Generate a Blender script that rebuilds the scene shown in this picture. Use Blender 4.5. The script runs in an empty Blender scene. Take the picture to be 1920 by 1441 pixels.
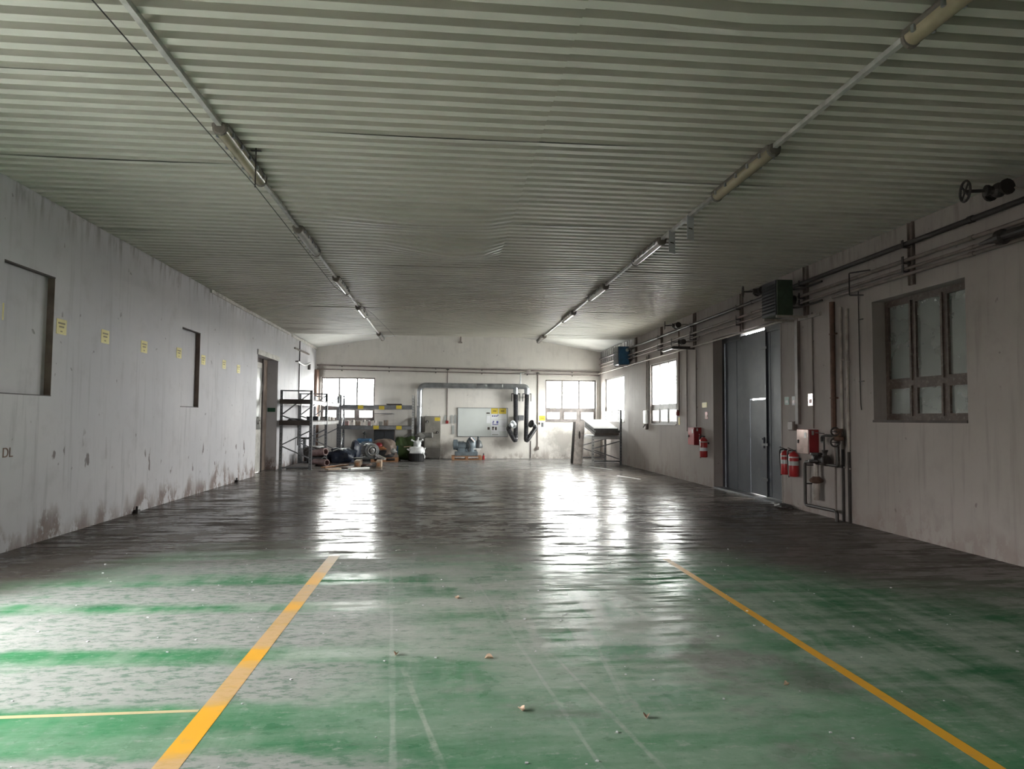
import bpy, bmesh, math, random
from mathutils import Vector, Matrix
random.seed(7)
S = bpy.context.scene
COL = S.collection
# ------------------------------------------------------------------ camera
CAM_H, FPX = 1.55, 1294.42
YAW, PITCH, ROLL = 0.0981, 0.0498, 0.0076
_f = Vector((math.sin(YAW)*math.cos(PITCH), math.cos(YAW)*math.cos(PITCH), math.sin(PITCH)))
_r0 = Vector((math.cos(YAW), -math.sin(YAW), 0)); _u0 = _r0.cross(_f)
CR = _r0*math.cos(ROLL) + _u0*math.sin(ROLL); CU = -_r0*math.sin(ROLL) + _u0*math.cos(ROLL)
cam = bpy.data.objects.new('camera', bpy.data.cameras.new('camera')); COL.objects.link(cam)
cam.data.sensor_fit = 'HORIZONTAL'; cam.data.sensor_width = 36; cam.data.lens = FPX/1920*36
cam.data.clip_start = 0.05; cam.data.clip_end = 400
cam.matrix_world = Matrix(((CR.x, CU.x, -_f.x, 0), (CR.y, CU.y, -_f.y, 0), (CR.z, CU.z, -_f.z, CAM_H), (0, 0, 0, 1)))
S.camera = cam
# ------------------------------------------------------------------ view, sky
S.view_settings.view_transform = 'Standard'; S.view_settings.look = 'None'
S.view_settings.gamma = 1; S.view_settings.use_curve_mapping = False
S.view_settings.exposure = 0.06
SKY_STRENGTH = 64.0
w = bpy.data.worlds.new('sky'); S.world = w; w.use_nodes = True
bgn = w.node_tree.nodes['Background']
bgn.inputs[0].default_value = (1.0, 0.985, 0.965, 1); bgn.inputs[1].default_value = SKY_STRENGTH
S.cycles.use_denoising = True
S.cycles.max_bounces = 10; S.cycles.diffuse_bounces = 7; S.cycles.glossy_bounces = 4
S.cycles.transparent_max_bounces = 12; S.cycles.sample_clamp_indirect = 12
# room measures (metres); the room's length runs along +Y
XL, XR, YB, YF, ZC, YE = -4.93, 6.235, 27.137, -3.0, 4.237, 22.667
GATE_L = (1.6, 5.7, 0.0, 2.8)              # open gate in the left wall beside the camera
W1 = (7.68, 9.50, 1.57, 3.30); GATE_R = (12.26, 15.52, 0.0, 3.45)
W2 = (18.10, 20.43, 1.44, 3.22); W3 = (23.5, 26.35, 1.49, 3.12)
DOOR_L = (18.83, 21.10, 0.0, 3.23)
B1 = (-4.72, -2.67, 1.47, 3.11); B2 = (4.01, 6.06, 1.47, 3.12)
def portal(loc, size, rot):
    l = bpy.data.lights.new('daylight_portal', 'AREA'); l.shape = 'RECTANGLE'
    l.size, l.size_y = size; l.cycles.is_portal = True
    o = bpy.data.objects.new('daylight_portal', l); COL.objects.link(o); o.location = loc; o.rotation_euler = rot
PI = math.pi
portal((XL-.36, (GATE_L[0]+GATE_L[1])/2, GATE_L[3]/2), (GATE_L[1]-GATE_L[0], GATE_L[3]), (PI/2, 0, -PI/2))
for q in (W2, W3):
    portal((XR+.36, (q[0]+q[1])/2, (q[2]+q[3])/2), (q[1]-q[0], q[3]-q[2]), (PI/2, 0, PI/2))
for q in (B1, B2):
    portal(((q[0]+q[1])/2, YB+.36, (q[2]+q[3])/2), (q[1]-q[0], q[3]-q[2]), (PI/2, 0, PI))

# where a line of sight from the camera meets a real surface of the room
def sight(px, py, axis, val):
    d = _f + CR*((px-960)/FPX) - CU*((py-720.5)/FPX)
    o = Vector((0, 0, CAM_H)); return o + d*((val-o[axis])/d[axis])
def on_left(px, py, x=XL): return sight(px, py, 0, x)
def on_right(px, py, x=XR): return sight(px, py, 0, x)
def on_back(px, py, y=YB): return sight(px, py, 1, y)
def on_floor(px, py, z=0): return sight(px, py, 2, z)
def on_ceil(px, py, z=ZC): return sight(px, py, 2, z)

# ------------------------------------------------------------------ materials
class G:
    def __init__(s, name):
        s.m = bpy.data.materials.new(name); s.m.use_nodes = True; s.t = s.m.node_tree
        s.b = s.t.nodes['Principled BSDF']; s.out = s.t.nodes['Material Output']
    def n(s, typ, **kw):
        nd = s.t.nodes.new(typ)
        for k, v in kw.items(): setattr(nd, k, v)
        return nd
    def put(s, sock, v):
        if isinstance(v, bpy.types.NodeSocket): s.t.links.new(v, sock)
        elif isinstance(v, (tuple, list)):
            sock.default_value = tuple(v)+(1,) if len(sock.default_value) == 4 and len(v) == 3 else v
        else: sock.default_value = v
    def math(s, op, a, b=0.0, c=None, clamp=False):
        nd = s.n('ShaderNodeMath', operation=op, use_clamp=clamp); s.put(nd.inputs[0], a); s.put(nd.inputs[1], b)
        if c is not None: s.put(nd.inputs[2], c)
        return nd.outputs[0]
    def add(s, a, b): return s.math('ADD', a, b)
    def mul(s, a, b): return s.math('MULTIPLY', a, b)
    def sub(s, a, b): return s.math('SUBTRACT', a, b)
    def inv(s, a): return s.math('SUBTRACT', 1.0, a)
    def mx(s, a, b): return s.math('MAXIMUM', a, b)
    def pos(s): return s.n('ShaderNodeNewGeometry').outputs['Position']
    def loc(s): return s.n('ShaderNodeTexCoord').outputs['Object']
    def sep(s, v):
        nd = s.n('ShaderNodeSeparateXYZ'); s.put(nd.inputs[0], v); return nd.outputs[0], nd.outputs[1], nd.outputs[2]
    def vec(s, x, y, z):
        nd = s.n('ShaderNodeCombineXYZ')
        for i, v in enumerate((x, y, z)): s.put(nd.inputs[i], v)
        return nd.outputs[0]
    def scale(s, v, sc):
        nd = s.n('ShaderNodeVectorMath', operation='MULTIPLY'); s.put(nd.inputs[0], v); nd.inputs[1].default_value = sc
        return nd.outputs[0]
    def noise(s, v, scale, detail=4, rough=.55, dist=0):
        nd = s.n('ShaderNodeTexNoise'); s.put(nd.inputs['Vector'], v); nd.inputs['Scale'].default_value = scale
        nd.inputs['Detail'].default_value = detail; nd.inputs['Roughness'].default_value = rough
        nd.inputs['Distortion'].default_value = dist
        return nd.outputs[0]
    def ss(s, v, a, b, lo=0.0, hi=1.0):
        nd = s.n('ShaderNodeMapRange', interpolation_type='SMOOTHSTEP'); s.put(nd.inputs[0], v)
        for i, q in ((1, a), (2, b), (3, lo), (4, hi)): s.put(nd.inputs[i], q)
        return nd.outputs[0]
    def mix(s, f, a, b):
        nd = s.n('ShaderNodeMix', data_type='RGBA'); s.put(nd.inputs[0], f); s.put(nd.inputs[6], a); s.put(nd.inputs[7], b)
        return nd.outputs[2]
    def band(s, v, a, b, e):              # 1 between a and b, soft edges e
        return s.mul(s.ss(v, a-e, a+e), s.ss(v, b-e, b+e, 1.0, 0.0))
    def bump(s, h, strength=.3, dist=.01):
        nd = s.n('ShaderNodeBump'); nd.inputs['Strength'].default_value = strength; nd.inputs['Distance'].default_value = dist
        s.put(nd.inputs['Height'], h); s.t.links.new(nd.outputs[0], s.b.inputs['Normal'])
    def fin(s, col=None, rough=.6, metal=0., spec=.5):
        if col is not None: s.put(s.b.inputs['Base Color'], col)
        s.put(s.b.inputs['Roughness'], rough); s.put(s.b.inputs['Metallic'], metal)
        s.put(s.b.inputs['Specular IOR Level'], spec); return s.m

def simple(name, c, rough=.55, metal=0., var=.25, scale=6, dirt=None, dirt_amt=.5, bump=.0, spec=.5):
    g = G(name); p = g.pos(); n = g.noise(p, scale, 5)
    lo = tuple(x*(1-var) for x in c); hi = tuple(min(1, x*(1+var*.6)) for x in c)
    col = g.mix(g.ss(n, .3, .7), lo, hi)
    if dirt: col = g.mix(g.mul(g.ss(g.noise(p, scale*2.3, 6, .65), .5, .72), dirt_amt), col, dirt)
    if bump: g.bump(g.noise(p, scale*9, 4), bump, .004)
    return g.fin(col, rough, metal, spec)

M = {}
M['frame_white'] = simple('old_white_paint', (.55, .53, .50), .5, dirt=(.2, .16, .13))
M['frame_grey'] = simple('weathered_grey_window_paint', (.20, .175, .165), .55, dirt=(.12, .09, .08))
M['frame_dark'] = simple('dark_weathered_wood', (.10, .075, .062), .6, dirt=(.28, .25, .22), dirt_amt=.45, scale=9)
M['gate'] = simple('dark_blue_grey_gate_paint', (.040, .047, .060), .5, dirt=(.07, .075, .085), dirt_amt=.5, scale=2.2)
M['gate_dark'] = simple('dark_steel', (.035, .038, .045), .45)
M['pipe'] = simple('brown_grey_painted_pipe', (.20, .165, .15), .5, dirt=(.09, .06, .05), scale=4)
M['pipe_pale'] = simple('cream_painted_pipe', (.40, .36, .33), .5, dirt=(.2, .14, .11), scale=4)
M['pipe_dark'] = simple('dark_iron', (.035, .028, .026), .45, scale=8)
M['rust'] = simple('rusty_iron', (.12, .065, .045), .7, dirt=(.05, .03, .025), scale=10)
M['galv'] = simple('galvanised_steel', (.42, .44, .46), .28, .85, var=.2, scale=5)
M['steel'] = simple('grey_rack_steel', (.20, .205, .22), .38, .35, dirt=(.1, .09, .085), scale=5)
M['steel_pale'] = simple('pale_grey_rack_steel', (.42, .42, .42), .4, .2, dirt=(.2, .18, .17), scale=5)
M['board_dark'] = simple('dark_shelf_board', (.07, .055, .05), .7)
M['board_grey'] = simple('weathered_grey_board', (.085, .08, .078), .8, scale=4)
M['cardboard'] = simple('pale_cardboard', (.66, .60, .57), .8, dirt=(.3, .25, .22))
M['wood'] = simple('pallet_wood', (.40, .20, .10), .75, dirt=(.2, .1, .06), scale=7)
M['wood_pale'] = simple('pale_sawn_timber', (.38, .28, .20), .75, dirt=(.3, .2, .13), scale=7)
M['red'] = simple('red_paint', (.36, .022, .025), .3, var=.15)
M['red_dark'] = simple('dark_red_paint', (.22, .015, .018), .35, var=.15)
M['pink_sheen'] = simple('pink_reflection_and_sticker', (.62, .47, .43), .16, .5, var=.2, scale=9)  # pinkish tone paints reflected window light on the hose box; also on stickers
M['white'] = simple('white_plastic', (.72, .72, .72), .35, var=.06)
M['paper'] = simple('white_paper', (.70, .71, .74), .6, var=.05)
M['yellow'] = simple('yellow_paper', (.62, .47, .05), .55, var=.1)
M['yellow_wall'] = simple('faded_yellow_paper', (.60, .50, .10), .5, var=.08)
M['ink'] = simple('black_print', (.05, .04, .03), .6, var=.05)
M['ink_blue'] = simple('blue_print', (.06, .07, .25), .6, var=.05)
M['ink_soft'] = simple('faded_brown_print', (.20, .15, .03), .6, var=.05)
M['black'] = simple('black_rubber', (.018, .018, .02), .42, scale=14, bump=.2)
M['hose'] = simple('black_ribbed_hose', (.03, .03, .034), .36)
M['green_dark'] = simple('dark_green_enamel', (.045, .07, .045), .4, dirt=(.02, .02, .018))
M['green_cloth'] = simple('olive_green_sheet', (.03, .055, .010), .7, dirt=(.02, .03, .012), scale=3)
M['blue'] = simple('blue_enamel', (.03, .10, .20), .35, dirt=(.015, .03, .05))
M['blue_cloth'] = simple('dark_blue_tarpaulin', (.016, .022, .042), .45, dirt=(.012, .014, .02), scale=4)
M['slate'] = simple('blue_grey_machine_enamel', (.16, .20, .23), .4, dirt=(.07, .08, .09))
M['cab'] = simple('grey_brown_cabinet_enamel', (.25, .235, .21), .45, dirt=(.14, .12, .10), scale=2.5)
M['cab_dark'] = simple('dirty_cabinet_base', (.17, .155, .14), .55, scale=3)
M['tarp'] = simple('brown_canvas', (.19, .145, .12), .8, dirt=(.14, .09, .07), scale=4)
M['orange'] = simple('orange_rag', (.36, .15, .06), .8)
M['pinkrag'] = simple('pinkish_worn_pipe', (.27, .17, .165), .5)
M['sack'] = simple('white_woven_sack', (.72, .73, .74), .55, var=.1, scale=10, bump=.3)
M['film'] = simple('dusty_grey_film', (.20, .195, .185), .3, var=.2, scale=7)
M['motor'] = simple('dark_grey_motor_casting', (.10, .105, .11), .4, .2, scale=8)
M['chrome'] = simple('bright_machined_steel', (.62, .62, .62), .2, .9, var=.1)
M['board_white'] = simple('whiteboard_enamel', (.60, .63, .62), .25, var=.04, scale=1.5)
M['grey_plastic'] = simple('grey_plastic_tray', (.42, .43, .42), .5, var=.1)
M['lamp_body'] = simple('dusty_lamp_housing', (.16, .14, .12), .5, dirt=(.08, .07, .06))
M['lamp_yellow'] = simple('yellowed_lamp_cover', (.36, .31, .21), .2, var=.2, scale=3)
M['lamp_clear'] = simple('clear_grey_lamp_cover', (.55, .53, .50), .1, var=.15, scale=3)
M['conduit'] = simple('pale_grey_conduit', (.50, .49, .47), .4, dirt=(.3, .28, .25))
M['soffit'] = simple('pale_roof_lining', (.56, .56, .53), .6, var=.1, scale=1.2)
M['green_sign'] = simple('dark_green_sign', (.015, .09, .05), .4, var=.1)
M['teal_sign'] = simple('grey_green_sticker', (.18, .30, .25), .5, var=.1)
M['leaf'] = simple('dry_leaf', (.62, .45, .33), .7, scale=20)
M['plaster_patch'] = simple('bare_brown_plaster', (.22, .14, .11), .8, scale=4)
M['strip_white'] = simple('sun_sliver_and_board_white', (.92, .92, .92), .3, var=.01)  # white for the painted sun slivers and one loose board
M['asphalt'] = simple('yard_asphalt', (.40, .40, .39), .9, scale=2)
M['asphalt_dark'] = simple('dark_yard_asphalt', (.13, .13, .135), .9, scale=2)
M['sky_block_dark'] = simple('dark_sky_block', (.12, .085, .075), .9, scale=1)  # colour of the unseen light-blocking wall across the yard
M['shed'] = simple('shed_wall_render', (.34, .36, .35), .9, scale=1)

def m_glass(name, dusty, col=(.5, .52, .5)):
    g = G(name); p = g.pos()
    tr = g.n('ShaderNodeBsdfTransparent'); tr.inputs[0].default_value = (.96, .98, .97, 1)
    gl = g.n('ShaderNodeBsdfGlossy'); gl.inputs['Roughness'].default_value = .03
    df = g.n('ShaderNodeBsdfDiffuse'); g.put(df.inputs[0], col)
    lw_ = g.n('ShaderNodeLayerWeight'); lw_.inputs[0].default_value = .5
    fr = g.add(g.mul(g.math('POWER', lw_.outputs['Facing'], 5.0), .75), .035)     # same from both faces
    m1 = g.n('ShaderNodeMixShader'); g.t.links.new(fr, m1.inputs[0])
    g.t.links.new(tr.outputs[0], m1.inputs[1]); g.t.links.new(gl.outputs[0], m1.inputs[2])
    m2 = g.n('ShaderNodeMixShader')
    g.put(m2.inputs[0], g.mul(g.ss(g.noise(p, 3, 5), -.2, 1.2, .8, 1.0), dusty))
    g.t.links.new(m1.outputs[0], m2.inputs[1]); g.t.links.new(df.outputs[0], m2.inputs[2])
    g.t.links.new(m2.outputs[0], g.out.inputs[0]); return g.m
M['glass'] = m_glass('window_glass', .04)
M['glass_dusty'] = m_glass('dusty_window_glass', .62, (.24, .26, .245))

def m_wall(name, base, tint, peel=0.0, marks=False, smoke=None, soot=.55, run=1.0):
    g = G(name); p = g.pos(); x, y, z = g.sep(p)
    big = g.noise(p, .55, 5, .6); mid = g.noise(p, 2.2, 6, .62); fine = g.noise(p, 14, 5)
    col = g.mix(g.ss(big, .35, .68), base, tint)
    col = g.mix(g.mul(g.ss(mid, .48, .75), .28), col, tuple(c*.55 for c in base))
    streak = g.noise(g.scale(p, (5, 5, .35)), 1.6, 5, .6)             # rain-like vertical runs
    col = g.mix(g.mul(g.mul(g.ss(streak, .52, .72), g.ss(z, .3, 3.9, .45, .25)), run), col, tuple(c*.6 for c in base))
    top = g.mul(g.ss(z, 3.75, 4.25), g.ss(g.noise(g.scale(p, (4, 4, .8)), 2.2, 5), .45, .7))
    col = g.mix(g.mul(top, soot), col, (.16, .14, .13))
    speck = g.ss(g.noise(p, 8, 2, .4), .73, .78)
    col = g.mix(g.mul(speck, .55), col, (.13, .11, .11))
    if peel:
        hh = g.add(z, g.mul(g.sub(g.noise(g.scale(p, (1, 1, .3)), 1.9, 4), .5), -1.5))
        low = g.ss(hh, .05, .42, 1.0, 0.0)
        pm = g.mul(low, g.ss(g.noise(g.scale(p, (1, 1, .7)), 3.2, 7, .7), .44, .53))
        col = g.mix(g.mul(pm, peel), col, g.mix(fine, (.13, .085, .075), (.30, .22, .19)))
    if marks:                                                          # rows of scraped drill marks
        v = g.scale(p, (1, 1, .55)); c1 = g.noise(v, 5.2, 3, .5)
        rowA = g.mul(g.band(z, .82, 1.36, .06), g.ss(y, 10.8, 11.4, 1.0, 0.0))
        rowB = g.mul(g.band(z, .42, .98, .08), g.ss(y, 11.3, 12.0))
        cell = g.ss(g.noise(g.vec(0.0, y, 0.0), 2.6, 1, .3), .50, .56)
        mk = g.mul(g.mul(g.mx(rowA, rowB), cell), g.ss(c1, .60, .64))
        col = g.mix(g.mul(mk, .8), col, (.13, .10, .095))
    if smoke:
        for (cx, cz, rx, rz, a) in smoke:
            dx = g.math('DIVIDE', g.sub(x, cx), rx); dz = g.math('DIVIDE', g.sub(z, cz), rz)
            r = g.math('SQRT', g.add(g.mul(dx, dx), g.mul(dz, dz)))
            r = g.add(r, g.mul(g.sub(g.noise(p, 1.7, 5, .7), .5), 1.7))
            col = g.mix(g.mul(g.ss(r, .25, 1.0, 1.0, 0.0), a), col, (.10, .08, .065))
    g.bump(g.add(g.mul(mid, .5), fine), .25, .006)
    return g.fin(col, .75, 0, .3)
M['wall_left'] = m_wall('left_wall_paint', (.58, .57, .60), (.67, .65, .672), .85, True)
M['wall_right'] = m_wall('right_wall_paint_shaded', (.315, .283, .265), (.39, .355, .335), .35)  # darker than the left wall's paint to stand for its weaker light
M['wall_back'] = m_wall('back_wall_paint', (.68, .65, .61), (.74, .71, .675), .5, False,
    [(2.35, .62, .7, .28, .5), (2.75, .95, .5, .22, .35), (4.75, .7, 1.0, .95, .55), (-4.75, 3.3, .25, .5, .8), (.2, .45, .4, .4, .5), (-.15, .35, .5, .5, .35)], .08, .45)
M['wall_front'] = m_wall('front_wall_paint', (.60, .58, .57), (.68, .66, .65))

def m_ceiling():
    g = G('corrugated_ceiling_paint'); p = g.pos(); x, y, z = g.sep(p)
    st = g.noise(g.scale(p, (.5, 3.5, 1)), 1.1, 5, .6); big = g.noise(p, .4, 4)
    col = g.mix(g.ss(big, .3, .7), (.60, .585, .52), (.70, .68, .61))
    col = g.mix(g.mul(g.ss(st, .52, .75), .35), col, (.28, .26, .23))
    soot = g.mul(g.band(x, -5, -1.2, .5), g.mul(g.ss(y, 17, 22), g.ss(g.noise(g.scale(p, (.6, 4, 1)), 1.0, 4), .42, .66)))
    col = g.mix(g.mul(soot, .6), col, (.20, .15, .12))
    return g.fin(col, .42, 0, .4)
M['ceiling'] = m_ceiling()

BANDS = [(-2.0, 3.34), (3.90, 4.52), (4.84, 5.72), (5.97, 6.62), (7.08, 7.80)]    # pale strips across the left of the floor
def floor_color(g):
    p = g.pos(); x, y, z = g.sep(p)
    big = g.noise(p, .32, 5, .6); mid = g.noise(p, 1.3, 6, .62); fine = g.noise(p, 11, 6, .65)
    sx = g.noise(g.scale(p, (.35, 2.2, 1)), 1.2, 6, .62)                # scuffs running across
    sy = g.noise(g.scale(p, (2.6, .22, 1)), 1.3, 5, .6)                 # tracks running along
    conc = g.mix(g.ss(mid, .32, .7), (.098, .084, .075), (.152, .134, .121))
    conc = g.mix(g.mul(g.ss(sx, .50, .72), .35), conc, (.05, .042, .038))
    oil = g.mul(g.ss(g.noise(p, .6, 5, .6, .6), .52, .66), g.mul(g.band(x, -1.6, 5.0, .8), g.band(y, 9, 19, 1.5)))
    conc = g.mix(g.mul(oil, .75), conc, (.032, .024, .022))
    conc = g.mix(g.mul(g.ss(y, 19, 23), .6), conc, (.21, .21, .21))
    # green paint with wear
    gz = g.ss(g.add(g.add(y, g.add(g.mul(g.ss(x, 2.6, 4.6), 2.3), g.mul(g.ss(x, -2.8, -4.4), 2.2))), g.mul(g.sub(sx, .5), 3.0)), 6.9, 9.3, 1.0, 0.0)
    green = g.mix(g.ss(big, .35, .65), (.042, .175, .080), (.075, .26, .125))
    green = g.mix(g.mul(g.ss(x, 1.5, 4.2), .55), green, (.07, .125, .08))
    worn = g.mix(fine, (.31, .35, .31), (.52, .545, .51))
    wl = g.add(g.mul(sx, .55), g.mul(sy, .55))
    wear = g.ss(wl, .46, .66)
    mid_zone = g.band(x, -1.3, 2.3, .7)
    wear = g.mx(wear, g.mul(mid_zone, g.ss(g.add(g.mul(mid, .6), g.mul(sx, .5)), .40, .64)))
    wear = g.mul(wear, g.add(g.mul(mid_zone, .42), .58))
    wear = g.mul(wear, g.ss(g.add(y, g.mul(x, .35)), 3.3, 5.3, .42, 1.0))
    wear = g.mx(wear, g.mul(g.ss(y, 6.2, 8.2), .45))
    gcol = g.mix(wear, green, worn)
    grit = g.noise(g.scale(p, (1, 1.8, 1)), 9, 8, .78)
    gcol = g.mix(g.mul(g.ss(grit, .54, .66), .55), gcol, (.40, .42, .39))
    gcol = g.mix(g.mul(g.ss(grit, .46, .36), .45), gcol, g.mix(.5, green, (.05, .06, .05)))
    smud = g.mul(g.ss(g.noise(p, .75, 5, .65, .4), .53, .66), g.band(x, .3, 3.2, .5))
    gcol = g.mix(g.mul(smud, .55), gcol, (.17, .145, .15))
    # pale strips on the left
    yw = g.add(g.add(y, g.mul(g.sub(g.noise(g.scale(p, (1.6, 3.5, 1)), 1.6, 7, .72), .5), .42)), g.mul(x, .03))
    dm = None
    for a, b in BANDS:
        q = g.band(yw, a, b, .10); dm = q if dm is None else g.mx(dm, q)
    lim = g.ss(g.add(x, g.mul(g.sub(sx, .5), 2.2)), -1.0, .1, 1.0, 0.0)
    left_end = g.ss(g.add(x, g.mul(g.sub(y, 6.0), -.75)), -4.7, -3.7)
    dm = g.mul(g.mul(dm, lim), left_end)
    dm = g.mul(dm, g.ss(g.noise(g.scale(p, (1, 2.2, 1)), 3.4, 6, .7), .30, .46, .55, 1.0))
    dust = g.mix(g.ss(g.noise(g.scale(p, (1.4, 3, 1)), 6, 6, .75), .40, .52), (.17, .22, .19), g.mix(fine, (.30, .30, .30), (.41, .40, .40)))
    gcol = g.mix(g.mul(dm, .88), gcol, dust)
    col = g.mix(gz, conc, gcol)
    # pale and dark tyre trails
    def trail(c, x0, y0, x1, y1, wd, tint, amt):
        L = math.hypot(x1-x0, y1-y0); ux, uy = (x1-x0)/L, (y1-y0)/L
        along = g.add(g.mul(g.sub(x, x0), ux), g.mul(g.sub(y, y0), uy))
        side = g.math('ABSOLUTE', g.add(g.mul(g.sub(x, x0), -uy), g.mul(g.sub(y, y0), ux)))
        side = g.add(side, g.mul(g.sub(mid, .5), wd*2))
        m = g.mul(g.ss(side, wd*.4, wd, 1.0, 0.0), g.band(along, 0, L, .2))
        return g.mix(g.mul(m, g.mul(g.ss(g.add(g.mul(fine, .5), g.mul(mid, .5)), .34, .62), amt*.75)), c, tint)
    P = lambda a, b: tuple(on_floor(a, b))[:2]
    for q0, q1, wd, tint, amt in (((733, 1070), (737, 1441), .022, (.5, .52, .5), .6), ((757, 1255), (832, 1441), .020, (.55, .55, .52), .7),
        ((880, 1070), (1130, 1441), .018, (.5, .5, .5), .55), ((1040, 1230), (1245, 1441), .02, (.5, .48, .48), .6), ((1125, 1225), (1165, 1305), .018, (.5, .5, .5), .5),
        ((1535, 1195), (1590, 1285), .022, (.4, .4, .38), .45), ((1650, 1285), (1800, 1283), .02, (.33, .35, .33), .5), ((690, 905), (708, 935), .05, (.03, .025, .022), .8),
        ((860, 985), (910, 1020), .07, (.03, .025, .022), .7), ((830, 950), (880, 1000), .09, (.03, .025, .022), .5), ((730, 960), (730, 1035), .04, (.04, .035, .03), .6)):
        a, b = P(*q0), P(*q1); col = trail(col, a[0], a[1], b[0], b[1], wd, tint, amt)
    return col, gz, dm, mid, fine, sx, wear, y, x, p
def m_floor():
    g = G('workshop_floor'); col, gz, dm, mid, fine, sx, wear, y, x, p = floor_color(g)
    st = g.noise(g.scale(p, (.55, 3.2, 1)), 2.0, 6, .66)
    r = g.add(g.ss(mid, .3, .7, .15, .23), g.ss(st, .52, .60, 0.0, .45)); r = g.add(r, g.mul(gz, .10)); r = g.add(r, g.mul(dm, .25))
    r = g.add(r, g.mul(g.band(x, 2.9, 9, .8), g.mul(g.ss(y, 15, 9), .12)))
    blot = g.ss(g.add(g.mul(mid, .6), g.mul(g.noise(g.scale(p, (1, 1.7, 1)), 5.0, 6, .75), .55)), .54, .61, 1.0, .08)
    sp = g.mul(g.mul(g.ss(st, .46, .55, .22, .05), blot), g.sub(1.0, g.mul(gz, .55)))
    h = g.mul(g.add(g.mul(st, .55), g.mul(g.noise(p, 4, 5, .6), .12)), g.sub(1.0, g.mul(gz, .6)))
    g.bump(h, .40, .012)
    return g.fin(col, r, 0, sp)
M['floor'] = m_floor()
def m_line(name, c):
    g = G(name); col, gz, dm, mid, fine, sx, wear, y, x, p = floor_color(g)
    a = g.mul(g.ss(y, 6.7, 8.0), .75); a = g.mx(a, g.mul(dm, .55)); a = g.mx(a, g.mul(g.ss(fine, .52, .75), .3))
    return g.fin(g.mix(a, g.mix(mid, tuple(q*.85 for q in c), c), g.mix(.35, col, (.55, .42, .32))), .45, 0, .4)
M['line'] = m_line('worn_yellow_road_paint', (.86, .44, .03))
M['line_pale'] = m_line('faded_pale_yellow_paint', (.62, .52, .30))

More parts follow.
